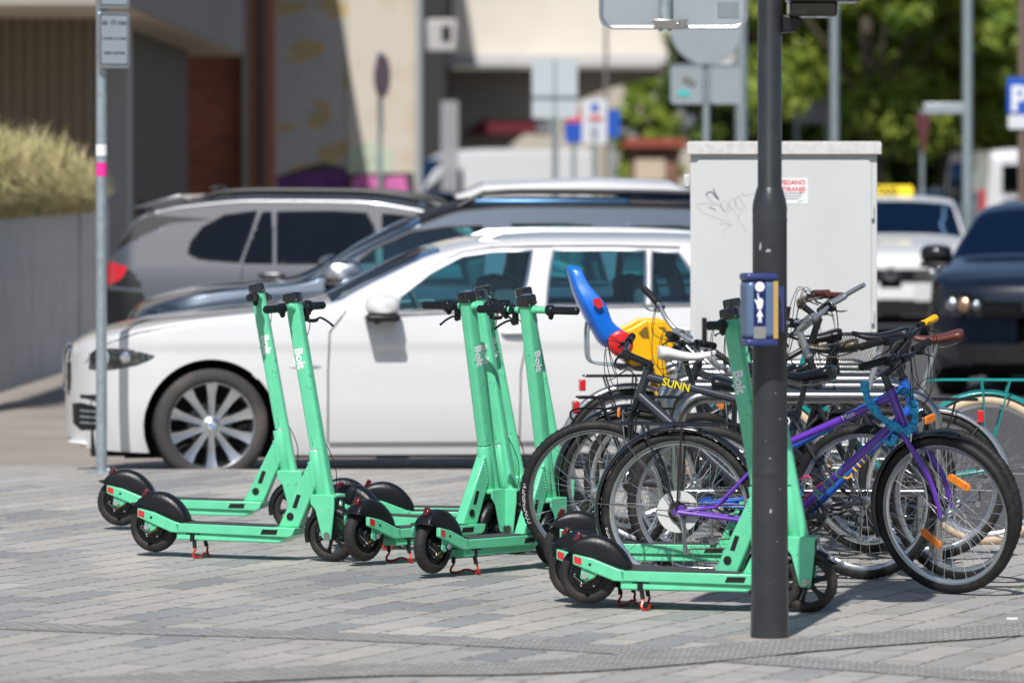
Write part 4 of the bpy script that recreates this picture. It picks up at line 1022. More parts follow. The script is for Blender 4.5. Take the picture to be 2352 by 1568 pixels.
for sy in (-1, 1):
    mb = MB(); pl = [(sy * .04, .56), (sy * .06, .53), (sy * .24, .53), (sy * .28, .57), (sy * .27, .74), (sy * .22, .79), (sy * .07, .79), (sy * .04, .75)]
    def np_(y, z, o): return V(nose_x(c1, .66, 2.15, y) - o + max(0, z - .74) * .45, y, z)
    mb.add([np_(y, z, .01) for y, z in pl] + [np_(y, z, -.05) for y, z in pl], [tuple(range(8)), tuple(range(8, 16))[::-1]] + [(q, (q + 1) % 8, 8 + (q + 1) % 8, 8 + q) for q in range(8)]); g_ = mb.build('grille', M_blackg, car1, smooth=False)
    MB().tube([np_(y, z, .012) for y, z in pl], .006, 6, closed=True).build('grille_frame', M_chrome, g_)
    for xx_, zz_, rr in ((.24, .735, .05), (.36, .745, .042)):
        yy_ = sy * c1['ys'](xx_, zz_); mb = MB(); mb.sph((xx_, yy_ * .985, zz_), (rr, .03, rr), 14, 10); mb.build('lamp_lens', M_chrome if rr < .05 else mat('lens_bright', (.6, .65, .7), .05, .5, coat=1.), car1)
    mb = MB(); mb.tube([V(nose_x(c1, .66, 2.15, sy * .55) - .012, sy * .5, .50), V(nose_x(c1, .66, 2.15, sy * .7) - .012, sy * .7, .5)], .018, 8); mb.build('tow_cover', M_trimk, car1)
    for k_ in range(3):
        mb = MB(); mb.tube([(x_, sy * (c1['ys'](x_, .345 + .035 * k_) + .006), .345 + .035 * k_) for x_ in (.09, .14, .19)], .006, 6); mb.build('grille_bar', M_galv, car1)
for xh_, zh_ in ((2.66, .885), (3.68, .90)):
    for sy in (-1, 1):
        mb = MB(); yv = sy * (c1['ys'](xh_, zh_) + .002); mb.prism([(xh_ - .085, yv, zh_), (xh_ - .05, yv, zh_ - .035), (xh_ + .05, yv, zh_ - .035), (xh_ + .085, yv, zh_), (xh_ + .05, yv, zh_ + .012), (xh_ - .05, yv, zh_ + .012)], (0, sy * .001, 0)); mb.build('handle_shade', mat('handle_shade_grey', (.10, .10, .105), .5), car1, smooth=False)  # flat dark patch paints the shadow behind each door handle
seam(car1, c1, [(.66, .93), (.42, .885), (.2, .80), (.12, .70)], .008, name='bonnet_seam'); seam(car1, c1, bp((1645, 1000), (1680, 900), (1720, 760), (1650, 700)))
# second estate, steel blue, nose left
def vz(x, y): return ((x - 282) / 345., (1027 - y) / 345.)
def vp(*a): return [vz(*p) for p in a]
wn = [dict(poly=vp((775, 655), (805, 615), (860, 572), (950, 533), (1030, 521), (1112, 519), (1118, 560), (1110, 655)), frame=M_trimk), dict(poly=vp((1170, 655), (1182, 516), (1300, 514), (1365, 520), (1400, 655)), frame=M_trimk), dict(poly=vp((1430, 655), (1440, 522), (1560, 520), (1700, 535), (1760, 655)), frame=M_trimk)]
car2, c2 = make_car('parked_car', 'pale blue grey estate car with black roof, between the white estate and the silver car', 'car', 4.84, 1.87,
    [(0, .62), (.01, .78), (.06, .90), (.2, .985), (.6, 1.07), (1.0, 1.10), (1.15, 1.12), (1.6, 1.36), (2.0, 1.545), (2.3, 1.64), (2.7, 1.665), (3.4, 1.66), (4.1, 1.63), (4.5, 1.5), (4.75, 1.1), (4.84, .7)],
    [(0, .6), (.2, .86), (.6, .97), (1.1, 1.03), (2.2, 1.07), (4.2, 1.12), (4.84, 1.0)], [(0, .3), (.5, .24), (4.4, .24), (4.84, .4)], M_cgrey, wins=wn, ws=(1.2, 2.0), rw=(4.3, 4.7), wheels=((.92, .35), (3.75, .35)), k=.36, nose=(.6, .4),
    res=.022, floor=.3, arch=.40, patches=[(vp((290, 770), (292, 722), (325, 702), (400, 700), (440, 712), (380, 735), (330, 760)), 'headlight', M_lampg)], roofcol=(2.0, 4.6, M_trimk))
place(car2, 284, 347, 3, half=.93)
mirror(car2, c2, 1.45, 1.12, M_alu, sz=1.2); rail(car2, c2, 2.25, 4.3, .07, .60, M_trimk, .02)
mb = MB(); mb.rings([[V(x, y * .42 * f, c2['top'](min(x, 4.2)) + .02 + z * h) for y, z in ((-1, 0), (-.95, .7), (-.7, 1), (.7, 1), (.95, .7), (1, 0))] for x, f, h in ((2.25, .7, .02), (2.45, 1, .09), (3.2, 1, .115), (3.7, 1, .10), (3.85, .8, .03))]); 
mb.build('roof_highlight', M_cwhite, car2, ang=40)  # white raised shape stands in for the bright highlight along the roof
mb = MB(); mb.bb(2.35, 3.4, -.66, -.61, 1.60, 1.655); mb.build('rail_panel', mat('rail_blue', (.07, .15, .27), .35, .8), car2, bevel=.02)
# silver SUV, tail at the left
M_glassr = glassmat('car_glass_reflective', (.16, .36, .55), .30, gc=(.36, .46, .62))
def rz_(x, y): return ((x - 250) / 310., (962 - y) / 310.)
def rp(*a): return [rz_(*p) for p in a]
wn = [dict(poly=rp((474, 580), (480, 555), (505, 522), (555, 494), (628, 484), (612, 540), (592, 600), (500, 592)), frame=M_trimk, m=M_glassr), dict(poly=rp((600, 602), (618, 545), (640, 486), (662, 484), (668, 540), (670, 603)), frame=None, m=M_glassr),
      dict(poly=rp((680, 603), (676, 486), (800, 484), (880, 488), (900, 520), (905, 600)), frame=M_trimk, m=M_glassr), dict(poly=rp((925, 602), (918, 490), (1040, 500), (1110, 540), (1180, 602)), frame=M_trimk, m=M_glassr)]
car3, c3 = make_car('parked_car', 'silver sport utility car parked tail first with red rear lamp and roof spoiler', 'car', 4.6, 1.86,
    [(0, .72), (.01, 1.02), (.05, 1.145), (.14, 1.27), (.24, 1.42), (.32, 1.53), (.45, 1.595), (.75, 1.65), (1.2, 1.685), (1.9, 1.68), (2.4, 1.62), (2.7, 1.52), (3.3, 1.19), (3.5, 1.12), (4.1, 1.06), (4.45, .95), (4.6, .7)],
    [(0, .68), (.05, 1.0), (.3, 1.12), (.9, 1.155), (2.0, 1.14), (3.4, 1.05), (4.6, .85)], [(0, .45), (.4, .3), (4.2, .25), (4.6, .35)], M_csilver, wins=wn, ws=(2.65, 3.35), rw=(.06, .36), wheels=((.93, .36), (3.62, .36)), k=.30, nose=(.34, .6),
    res=.022, floor=.35, arch=.41, glass=M_glassr, rwm=M_trimk, patches=[(rp((250, 648), (252, 606), (300, 602), (335, 612), (322, 638), (298, 650), (270, 655)), 'tail_light', M_tail), (rp((298, 652), (324, 638), (337, 612), (362, 640), (372, 660), (330, 660)), 'lamp_surround', M_trimk), (rp((345, 493), (440, 496), (535, 503), (430, 512), (352, 548), (264, 600), (254, 598), (300, 545)), 'rear_pillar_trim', M_trimk), (rp((250, 760), (250, 662), (372, 668), (400, 720), (400, 800), (250, 900)), 'bumper', M_trimk)])
place(car3, 252, 312, -5, half=.93)
rail(car3, c3, .75, 2.6, .045, .58, M_trimk, .02); mb = MB(); mb.rings([[V(x, y, c3['top'](x) + .004) for y in (-.5, 0, .5)] + [V(x, y, c3['top'](x) - .03) for y in (.5, 0, -.5)] for x in (1.0, 1.5, 2.0, 2.4)]); mb.build('roof_panel', M_trimk, car3); seam(car3, c3, rp((598, 900), (600, 605)), .01); seam(car3, c3, rp((905, 900), (905, 605)), .01); handle(car3, c3, 1.35, 1.08, M_csilver)
mb = MB(); mb.prxz([(.27, 1.555), (.30, 1.578), (.62, 1.665), (.7, 1.62), (.45, 1.56)], -.64, .64); mb.build('spoiler', M_csilver, car3, bevel=.01)
mb = MB(); mb.rings([[V(.78 + .16 * (t) + .03 * math.cos(a) * (1 - t), .02 * (1 - t * .7) * math.sin(a), 1.655 + .075 * math.sin(math.pi * (.25 + t * .75))) for a in [2 * math.pi * q / 8 for q in range(8)]] for t in (0, .3, .6, 1)]); mb.build('antenna', M_csilver, car3)
# generic facing car (front view)
def front_car(name, label, paint, px, s_, yaw, kind, z=-.09, **kw):
    pr = dict(L=4.3, Wd=1.8, top=[(0, .6), (.01, .74), (.08, .86), (.3, .93), (.7, 1.0), (1.05, 1.06), (1.5, 1.26), (1.85, 1.40), (2.2, 1.46), (3.0, 1.46), (3.7, 1.36), (4.1, 1.1), (4.28, 1.0), (4.3, .6)],
        belt=[(0, .55), (.2, .76), (.7, .90), (1.2, .95), (2.5, 1.0), (4.3, .98)], bot=[(0, .25), (.5, .18), (3.8, .2), (4.3, .35)])
    wins = [[(1.35, .99), (1.7, 1.2), (1.95, 1.335), (2.5, 1.37), (2.5, 1.0)], [(2.6, 1.01), (2.6, 1.37), (3.3, 1.33), (3.55, 1.04)]]
    r, c = make_car(name, label, 'car', pr['L'], pr['Wd'], pr['top'], pr['belt'], pr['bot'], paint, wins=wins, ws=(1.10, 1.86), rw=(3.75, 4.1), wheels=((.8, .32), (3.4, .32)), k=.36, nose=(.55, .4), npow=2.6, res=kw.get('res', .035), spokes=kw.get('spokes', 0),
        patches=[([(.10, .62), (.14, .74), (.30, .82), (.62, .88), (.60, .80), (.36, .68)], 'headlight', M_lampg)], group=kw.get('group'), glass=kw.get('glass', M_glassd))
    def xf(y, z):
        f = max(0, 1 - (abs(y) / (c['H'] * .985)) ** 2.6) ** (1 / 2.6); x = .55 * (1 - f) if f < 1 else 0
        return x
    def patch(nm, y0, y1, z0, z1, m, off=.012, n=8):
        vs = []; fs = []
        for i in range(n + 1):
            y = y0 + (y1 - y0) * i / n
            for z in (z0, z1): vs.append((xf(y, z) - off - (.0), y, z))
        for i in range(n + 1):
            y = y0 + (y1 - y0) * i / n
            for z in (z0, z1): vs.append((xf(y, z) + .05, y, z))
        q = 2 * (n + 1)
        for i in range(n): fs += [(2 * i, 2 * i + 1, 2 * i + 3, 2 * i + 2), (2 * i, 2 * i + 2, q + 2 * i + 2, q + 2 * i), (2 * i + 1, q + 2 * i + 1, q + 2 * i + 3, 2 * i + 3)]
        return MB().add(vs, fs).build(nm, m, r, smooth=False)
    patch('grille', -.55, .55, .60, .72, M_blackg); patch('bumper_grille', -.6, .6, .26, .40, M_blackm); kw.get('plate', True) and patch('number_plate', -.26, .26, .42, .53, M_plate, .022, 2)
    for sy in (-1, 1): patch('headlight', sy * .40, sy * .78, .60, .76, M_lampg, .016)
    patch('grille_bar', -.5, .5, .655, .668, M_chrome, .018)
    mb = MB(); mb.torus((-.03, 0, .68), (1, 0, 0), .06, .008, 24, 6); mb.tube([(-.03, -.045, .715), (-.03, -.015, .645), (-.03, 0, .69), (-.03, .015, .645), (-.03, .045, .715)], .006, 5); mb.build('front_badge', M_chrome, r)
    mirror(r, c, 1.35, 1.0, kw.get('mirrorm', paint), sz=1.1)
    place(r, px, s_, yaw, z); r.scale = (1, 1, kw.get('sz', 1.0)); return r, c
taxi, tc = front_car('taxi', 'white taxi with a yellow roof sign, seen from the front right of the grey cabinet', M_cwhite, 2046, 212, 86, 'taxi', sz=1.07, res=.03)
mb = MB(); mb.rings([[V(2.3 + dx * f, y * .27 * f2, 1.455 + zz) for dx, y in ((-.06, -1), (-.06, 1), (.06, 1), (.06, -1))] for f, f2, zz in ((1, 1, 0), (1, 1, .05), (.7, .92, .11))]); ts = mb.build('roof_sign', mat('taxi_yellow', (.90, .66, .01), .35), taxi, bevel=.015)
MB().text('TAXI', .11, Matrix.Translation((2.236, .16, 1.47)) @ Matrix.Rotation(R(-90), 4, 'Z') @ Matrix.Rotation(R(90), 4, 'X'), bold=.003).build('lettering', M_blackm, ts, smooth=False)
blk, bc = front_car('parked_car', 'black car cut by the right frame edge, its headlamp and mirror toward us', M_cblack, 2368, 284, 76, 'black', sz=1.085, plate=False, spokes=10, res=.03, mirrorm=M_blackg)
for sy in (-1, 1):
    for yy_, rr, mm in ((.45, .04, M_chrome), (.55, .06, mat('lamp_warm_glint', (1.0, .62, .36), .12, .9)), (.66, .055, M_chrome)):  # warm lens colour stands in for the glint in the headlamp
        mb = MB(); mb.sph((nose_x(bc, .55, 2.6, yy_) - .005, sy * yy_, .69), (.03, rr, rr), 12, 8); mb.build('lamp_lens', mm, blk); 
        mb = MB(); mb.sph((nose_x(tc, .55, 2.6, yy_) - .005, sy * yy_, .69), (.03, rr, rr), 12, 8); mb.build('lamp_lens', M_chrome, taxi)
front_car('parked_car', 'small dark car between the black car and the white van, at the right edge', M_cblack, 2392, 165, 80, 'far', res=.05)
front_car('parked_car', 'pale car roof far behind the taxi', M_cwhite, 2010, 128, 92, 'far', res=.06)
front_car('parked_car', 'dark blue grey car far behind, between the taxi and the dark van', M_cgrey, 2120, 118, 84, 'far', res=.06)
front_car('parked_car', 'dark car hood in front of the white van at the underpass', M_cblack, 1255, 118, 200, 'far', res=.06)
front_car('parked_car', 'black car far behind the grey cabinet near the red awning', M_cblack, 1500, 105, 90, 'far', res=.06)
front_car('parked_car', 'silver car far off at the left foot of the round sign post', M_csilver, 1440, 112, 60, 'far', res=.06)
# vans
def van(label, paint, px, s_, yaw, L=5.6, H=2.5, res=.05, tail=False, wins=None):
    wn = wins if wins is not None else [[(1.0, 1.30), (1.45, 1.85), (1.95, 1.88), (1.95, 1.25)]]
    r, c = make_car('van', label, 'van', L, 2.0, [(0, .7), (.02, .95), (.1, 1.08), (.45, 1.2), (.75, 1.30), (1.2, 1.85), (1.6, H - .22), (2.0, H - .04), (3, H), (L - .3, H), (L - .05, H - .12), (L, .8)],
        [(0, .65), (.4, 1.05), (.9, 1.2), (2, 1.25), (L, 1.25)], [(0, .35), (.5, .28), (L - .3, .3), (L, .45)], paint, wins=wn, ws=(.8, 1.5), glass=M_glassd, wheels=((.95, .34), (L - 1.1, .34)), k=.10, nose=(.6, .12), npow=3, res=res, spokes=0, seats=False,
        patches=[([(.12, .72), (.15, .95), (.45, 1.05), (.5, .9)], 'headlight', M_lampg)])
    mirror(r, c, 1.05, 1.35, M_trimk, sz=1.4)
    if tail:
        for sy in (-1, 1): mb = MB(); mb.bb(L - .06, L + .015, sy * .96 - .05, sy * .96 + .05, 1.0, 1.5); mb.build('tail_light', M_tail, r, bevel=.01)
        mb = MB(); mb.bb(L - .02, L + .03, -.6, .6, 1.45, 1.95); mb.build('rear_window', M_glassd, r)
    place(r, px, s_, yaw); return r
van('white delivery van far back at the underpass, its nose to the left', M_cwhite, 868, 92, 20, 5.6, 2.4)
van('dark grey panel van left of the white van at the right edge', M_cdgrey, 2262, 106, 84, 5.0, 2.3)
van('white van at the right frame edge with a red tail lamp', M_cwhite, 2303, 118.5, -89, 5.2, 2.25, tail=True)
# ---------------------------------------------------------------- ground
def paving_mat():
    m = bpy.data.materials.new('stone_paving'); m.use_nodes = True; t = m.node_tree; b = t.nodes['Principled BSDF']; N = t.nodes.new; Lk = t.links.new
    tc = N('ShaderNodeTexCoord'); mp = N('ShaderNodeMapping'); mp.inputs['Rotation'].default_value = (0, 0, R(-67)); Lk(tc.outputs['Object'], mp.inputs[0])
    wob = N('ShaderNodeTexNoise'); wob.inputs['Scale'].default_value = 9; wob.inputs['Detail'].default_value = 4
    Lk(tc.outputs['Object'], wob.inputs['Vector']); wm = N('ShaderNodeVectorMath'); wm.operation = 'MULTIPLY_ADD'; wm.inputs[1].default_value = (.012, .012, 0); Lk(wob.outputs['Color'], wm.inputs[0]); Lk(mp.outputs[0], wm.inputs[2])
    br = N('ShaderNodeTexBrick'); br.inputs['Scale'].default_value = 1; br.inputs['Brick Width'].default_value = .60; br.inputs['Row Height'].default_value = .175; br.inputs['Mortar Size'].default_value = .0085; br.inputs['Mortar Smooth'].default_value = .15
    br.inputs['Color1'].default_value = (0, 0, 0, 1); br.inputs['Color2'].default_value = (1, 1, 1, 1); br.inputs['Mortar'].default_value = (.5, .5, .5, 1); br.offset = .37; br.offset_frequency = 2; br.inputs['Bias'].default_value = 0
    Lk(wm.outputs[0], br.inputs['Vector'])
    rp_ = N('ShaderNodeValToRGB'); Lk(br.outputs['Color'], rp_.inputs[0]); e = rp_.color_ramp.elements
    e[0].position = 0; e[0].color = (.27, .278, .282, 1); e[1].position = 1; e[1].color = (.475, .447, .41, 1)
    for p, c in ((.13, (.31, .315, .315, 1)), (.26, (.385, .377, .362, 1)), (.7, (.43, .413, .385, 1))): q = rp_.color_ramp.elements.new(p); q.color = c
    mp2 = N('ShaderNodeMapping'); mp2.inputs['Rotation'].default_value = (0, 0, R(8)); mp2.inputs['Scale'].default_value = (2.2, 34, 1); Lk(tc.outputs['Object'], mp2.inputs[0])
    n1 = N('ShaderNodeTexNoise'); n1.inputs['Scale'].default_value = 2.2; n1.inputs['Detail'].default_value = 8; n1.inputs['Roughness'].default_value = .65; Lk(mp2.outputs[0], n1.inputs['Vector'])
    n2 = N('ShaderNodeTexNoise'); n2.inputs['Scale'].default_value = .8; n2.inputs['Detail'].default_value = 6; Lk(tc.outputs['Object'], n2.inputs['Vector'])
    n3 = N('ShaderNodeTexNoise'); n3.inputs['Scale'].default_value = 160; n3.inputs['Detail'].default_value = 3; Lk(tc.outputs['Object'], n3.inputs['Vector'])
    def rampn(src, lo, hi, p0=.3, p1=.7):
        r_ = N('ShaderNodeMapRange'); r_.inputs['From Min'].default_value = p0; r_.inputs['From Max'].default_value = p1; r_.inputs['To Min'].default_value = lo; r_.inputs['To Max'].default_value = hi; Lk(src, r_.inputs[0]); return r_.outputs[0]
    def mul(a, b_):
        x = N('ShaderNodeMath'); x.operation = 'MULTIPLY'; Lk(a, x.inputs[0]); Lk(b_, x.inputs[1]); return x.outputs[0]
    k = mul(mul(rampn(n1.outputs['Fac'], .66, 1.24), rampn(n2.outputs['Fac'], .78, 1.03)), rampn(n3.outputs['Fac'], .86, 1.14))
    vm = N('ShaderNodeVectorMath'); vm.operation = 'SCALE'; Lk(rp_.outputs[0], vm.inputs[0]); Lk(k, vm.inputs['Scale'])
    mx = N('ShaderNodeMix'); mx.data_type = 'RGBA'; Lk(br.outputs['Fac'], mx.inputs[0]); Lk(vm.outputs[0], mx.inputs[6])
    n4 = N('ShaderNodeTexNoise'); n4.inputs['Scale'].default_value = 22; Lk(tc.outputs['Object'], n4.inputs['Vector']); r4 = N('ShaderNodeValToRGB'); Lk(n4.outputs['Fac'], r4.inputs[0])
    r4.color_ramp.elements[0].position = .42; r4.color_ramp.elements[0].color = (.10, .09, .08, 1); r4.color_ramp.elements[1].position = .62; r4.color_ramp.elements[1].color = (.40, .35, .29, 1)
    Lk(r4.outputs[0], mx.inputs[7]); Lk(mx.outputs[2], b.inputs['Base Color']); b.inputs['Roughness'].default_value = .8
    h = N('ShaderNodeMath'); h.operation = 'SUBTRACT'; Lk(mul(n1.outputs['Fac'], rampn(n3.outputs['Fac'], .9, 1.1)), h.inputs[0]); Lk(br.outputs['Fac'], h.inputs[1])
    bp = N('ShaderNodeBump'); bp.inputs['Strength'].default_value = .55; bp.inputs['Distance'].default_value = .006; Lk(h.outputs[0], bp.inputs['Height']); Lk(bp.outputs[0], b.inputs['Normal'])
    return m
def asphalt(name, c, n=.12):
    m = mat(name, c, .85, noise=n, nscale=1.6, bump=.35, bscale=90); return m
M_pave = paving_mat(); M_asl = asphalt('pale_asphalt', (.30, .265, .235)); M_asd = asphalt('dark_asphalt', (.075, .072, .075)); M_kerb = mat('kerb_stone', (.36, .34, .31), .8, noise=.15, nscale=12)
KE = [V(-70, 29.9, 0), V(-2.0, 29.9, 0), V(1.15, 29.9, 0), V(1.95, 24.9, 0), V(2.6, 23.9, 0), V(4.2, 23.2, 0), V(70, 22.0, 0)]
def poly_sheet(name, pts, z, m):
    mb = MB(); mb.add([(p[0], p[1], z) for p in pts], [tuple(range(len(pts)))]); o = mb.build(name, m, smooth=False); struct(o); return o
poly_sheet('pavement', [V(-70, -40, 0), V(70, -40, 0)] + KE[::-1], 0, M_pave)
mb = MB()
for a, b in zip(KE, KE[1:]):
    d = (b - a).normalized(); n_ = V(-d.y, d.x, 0)
    mb.add([a, b, b + n_ * .13, a + n_ * .13, V(a.x, a.y, -.09) + n_ * .13, V(b.x, b.y, -.09) + n_ * .13], [(0, 1, 2, 3), (3, 2, 5, 4)])
struct(mb.build('kerb', M_kerb, smooth=False))
mb = MB(); mb.add([(-400, 20, -.094), (400, 20, -.094), (400, 900, -.094), (-400, 900, -.094)], [(0, 1, 2, 3)]); struct(mb.build('road', M_asd, smooth=False))
poly_sheet('parking_area', [V(-40, 29, 0), V(1.6, 29, 0), V(1.6, 34, 0), V(1.6, 75, 0), V(-40, 75, 0)], -.09, M_asl)
poly_sheet('parking_strip', [V(-40, 31.3, 0), V(-2.35, 31.3, 0), V(-2.1, 30.2, 0), V(-1.2, 30.2, 0), V(-1.0, 31.8, 0), V(-40, 33.6, 0)], -.086, mat('pale_concrete', (.34, .33, .31), .85, noise=.1))
# paint stripes on the road right
def tact(name, pts, wd, zz_):
    m = bpy.data.materials.get('tactile_paving')
    if m is None:
        m = mat('tactile_paving', (.385, .375, .36), .85, noise=.35, nscale=7)
        t = m.node_tree; b = t.nodes['Principled BSDF']; tc = t.nodes.new('ShaderNodeTexCoord'); mp = t.nodes.new('ShaderNodeMapping'); mp.inputs['Rotation'].default_value = (0, 0, R(-67)); t.links.new(tc.outputs['Object'], mp.inputs[0])
        ck = t.nodes.new('ShaderNodeTexBrick'); ck.inputs['Scale'].default_value = 1; ck.inputs['Brick Width'].default_value = .07; ck.inputs['Row Height'].default_value = .035; ck.inputs['Mortar Size'].default_value = .011; ck.inputs['Mortar Smooth'].default_value = .4
        t.links.new(mp.outputs[0], ck.inputs['Vector']); bp = t.nodes.new('ShaderNodeBump'); bp.inputs['Strength'].default_value = 1; bp.inputs['Distance'].default_value = .012; bp.invert = True; old = b.inputs['Base Color'].links[0].from_socket; mxx = t.nodes.new('ShaderNodeMix'); mxx.data_type = 'RGBA'; t.links.new(ck.outputs['Fac'], mxx.inputs[0]); t.links.new(old, mxx.inputs[6]); mxx.inputs[7].default_value = (.235, .23, .225, 1); t.links.new(mxx.outputs[2], b.inputs['Base Color'])
        t.links.new(ck.outputs['Fac'], bp.inputs['Height']); t.links.new(bp.outputs[0], b.inputs['Normal'])
    c = spline(pts, 10); mb = MB(); vs = []
    for i, p in enumerate(c):
        d = (c[min(i + 1, len(c) - 1)] - c[max(i - 1, 0)]).normalized(); n_ = V(-d.y, d.x, 0); vs += [p - n_ * wd / 2 + V(0, 0, zz_), p + n_ * wd / 2 + V(0, 0, zz_)]
    mb.add(vs, [(2 * i, 2 * i + 2, 2 * i + 3, 2 * i + 1) for i in range(len(c) - 1)]); struct(mb.build(name, m, smooth=False))
tact('tactile_path', [G(-260, 1424), G(200, 1444), G(618, 1456), G(955, 1468), G(1320, 1486), G(1700, 1512), G(2100, 1540), G(2600, 1580)], .30, .003)
tact('tactile_path', [G(-200, 1592), G(505, 1556), G(840, 1541), G(1175, 1537), G(1475, 1518), G(1825, 1484), G(2352, 1446), G(2700, 1425)], .42, .006)

# ---------------------------------------------------------------- traffic light pole
M_pole = mat('dark_pole_paint', (.034, .037, .041), .30, .1, noise=.18, nscale=10, bump=.05, bscale=60, dirt=None)
g = Gs(1768, 613); tp = thing('traffic_light', 'dark grey traffic light pole with blue push button box, nearest the camera', 'traffic light', g)
def pz(y, s_=613): return CAMH - (y - HY) / s_
mb = MB(); mb.lathe([(.0725, 0), (.0715, .05), (.069, .3), (.067, .6), (.065, 1.2), (.0645, pz(512)), (.0655, pz(508)), (.0655, pz(502)), (.0645, pz(498)), (.0655, pz(480)), (.062, pz(462)), (.049, pz(432)), (.0455, pz(428)), (.0455, 3.9), (0, 3.9)], (0, 0, 0), (0, 0, 1), 48)
mb.build('pole', M_pole, tp, ang=30)
for k_, (yy_, an, sx, szz) in enumerate(((565, 235, .010, .030), (575, 262, .022, .012), (1050, 268, .008, .006), (1170, 270, .010, .016), (1120, 300, .004, .004), (900, 285, .004, .006), (960, 300, .003, .008), (1240, 290, .005, .003), (1330, 280, .003, .003), (1010, 255, .004, .003), (1380, 262, .008, .004))):
    a_ = R(an); rr = .0655 if yy_ < 700 else .0685; c_ = V(rr * math.cos(a_), rr * math.sin(a_), pz(yy_)); t_ = V(-math.sin(a_), math.cos(a_), 0); o_ = V(math.cos(a_), math.sin(a_), 0)
    mb = MB(); mb.prism([c_ + t_ * sx * q + V(0, 0, szz * w) for q, w in ((-.5, -.4), (.1, -.5), (.5, -.2), (.4, .3), (.0, .5), (-.3, .2))], o_ * .0012); mb.build('paint_chip', mat('chip_grey', (.36, .37, .38), .7), tp, smooth=False)
mb = MB(); mb.lathe([(.0655, -.02), (.0675, -.015), (.0675, .015), (.0655, .02)], (0, 0, pz(1000) * 0 + .62), (0, 0, 1), 40); mb.build('band', M_pole, tp)
mb = MB(); mb.lathe([(.07, .004), (.16, .003), (.17, .0)], (0, 0, 0), (0, 0, 1), 24); mb.build('mortar_ring', mat('mortar', (.33, .30, .27), .9, noise=.2), tp)
# push button box: slightly left and in front
yb = .15; cx = (1740 - 1768) / 620.; bx = MB()
def bq(y): return CAMH - (y - HY) / 620.
Mb = Matrix.Translation((cx + .0, -.13, 0)) @ Matrix.Rotation(R(12), 4, 'Z')
bh0, bh1 = bq(797), bq(628); M_navy = mat('navy_plastic', (.028, .042, .16), .28, coat=.3); 
mb = MB(); mb.bb(-.062, .062, -.048, .07, bh0, bh0 + .03); mb.bb(-.062, .062, -.048, .07, bh1 - .028, bh1); mb.bb(-.055, .055, .03, .068, bh0 + .01, bh1 - .01); mb.xf(Mb); bo = mb.build('button_box', M_navy, tp, bevel=.012, seg=3)
mb = MB(); mb.bb(-.060, .060, -.046, .07, bh0 + .03, bh1 - .028); mb.xf(Mb); mb.build('housing', mat('box_blue', (.13, .20, .33), .3, .3), bo, bevel=.02, seg=4)
mb = MB(); mb.bb(-.034, .012, -.0475, -.046, bh0 + .075, bh1 - .03); mb.xf(Mb); mb.build('face_label', mat('label_navy', (.004, .014, .11), .35), bo, smooth=False)
mb = MB(); mb.bb(-.034, .012, -.0475, -.046, bh0 + .03, bh0 + .075); mb.xf(Mb); mb.build('speaker_mesh', mat('mesh_grey', (.25, .25, .24), .5, noise=.3, nscale=300), bo, smooth=False)
mb = MB()
for k_ in range(4): mb.bb(.0590, .0612, -.028 + k_ * .010, -.021 + k_ * .010, bh0 + .03, bh1 - .03); mb.bb(.042 + k_ * .0045, .0455 + k_ * .0045, -.0485, -.0465, bh0 + .03, bh1 - .03)
mb.xf(Mb); mb.build('reflective_stripe', mat('stripe_amber', (.62, .40, .13), .4), bo, smooth=False)
mb = MB(); zc = bh1 - .05; mb.lathe([(0, .0015), (.0185, .001), (.0185, 0)], (-.011, -.0476, zc), (0, -1, 0), 24)
hand = [(-.010, -.035), (-.012, -.02), (-.018, -.008), (-.020, .0), (-.0165, .002), (-.010, -.006), (-.008, .0), (-.010, .022), (-.006, .024), (-.002, .004), (.002, .006), (.004, .005), (.007, .005), (.010, .001), (.013, -.003), (.012, -.02), (.009, -.028), (.009, -.035)]
ps = [(-.002, .022), (.002, .022), (.0045, .018), (.0045, .014), (.010, .004), (.0125, -.006), (.009, -.007), (.006, .0), (.007, -.028), (.0025, -.028), (0, -.012), (-.0025, -.028), (-.007, -.028), (-.006, .0), (-.009, -.007), (-.0125, -.006), (-.010, .004), (-.0045, .014), (-.0045, .018)]
mb.prism([(-.011 + x, -.0478, zc - .047 + z) for x, z in hand], (0, -.001, 0)); mb.prism([(-.011 + x, -.0478, zc - .105 + z) for x, z in ps], (0, -.001, 0))
mb.xf(Mb); mb.build('symbol', M_white, bo, smooth=False)
MB().bb(-.02, .05, -.07, -.02, bh0 + .05, bh1 - .05).build('mount', M_navy, tp)
# signal head above right
hx = (1890 - 1768) / 613.; zt_ = pz(40)
mb = MB(); mb.bb(hx - .135, hx + .085, -.14, .14, zt_ + .055, zt_ + .95); mb.bb(hx - .13, hx + .05, -.11, .11, zt_, zt_ + .06); mb.bb(hx + .03, hx + .14, -.13, .13, zt_ + .055, zt_ + .30); hd_ = mb.build('signal_head', M_blackg, tp, bevel=.012)
mb = MB(); mb.prism([(.045, -.05, pz(35)), (.118, -.05, pz(42)), (.118, -.05, pz(58)), (.098, -.05, pz(74)), (.045, -.05, pz(76))], (0, .1, 0)); mb.build('bracket', M_black, tp, bevel=.006)
mb = MB()
for k_ in range(3): mb.lathe([(.10, 0), (.105, -.02), (.10, -.17), (.097, -.17), (.10, -.0)], (hx - .0, -.14, zt_ + .22 + k_ * .28), (0, 1, 0), 28)
mb.build('visor', M_black, hd_)
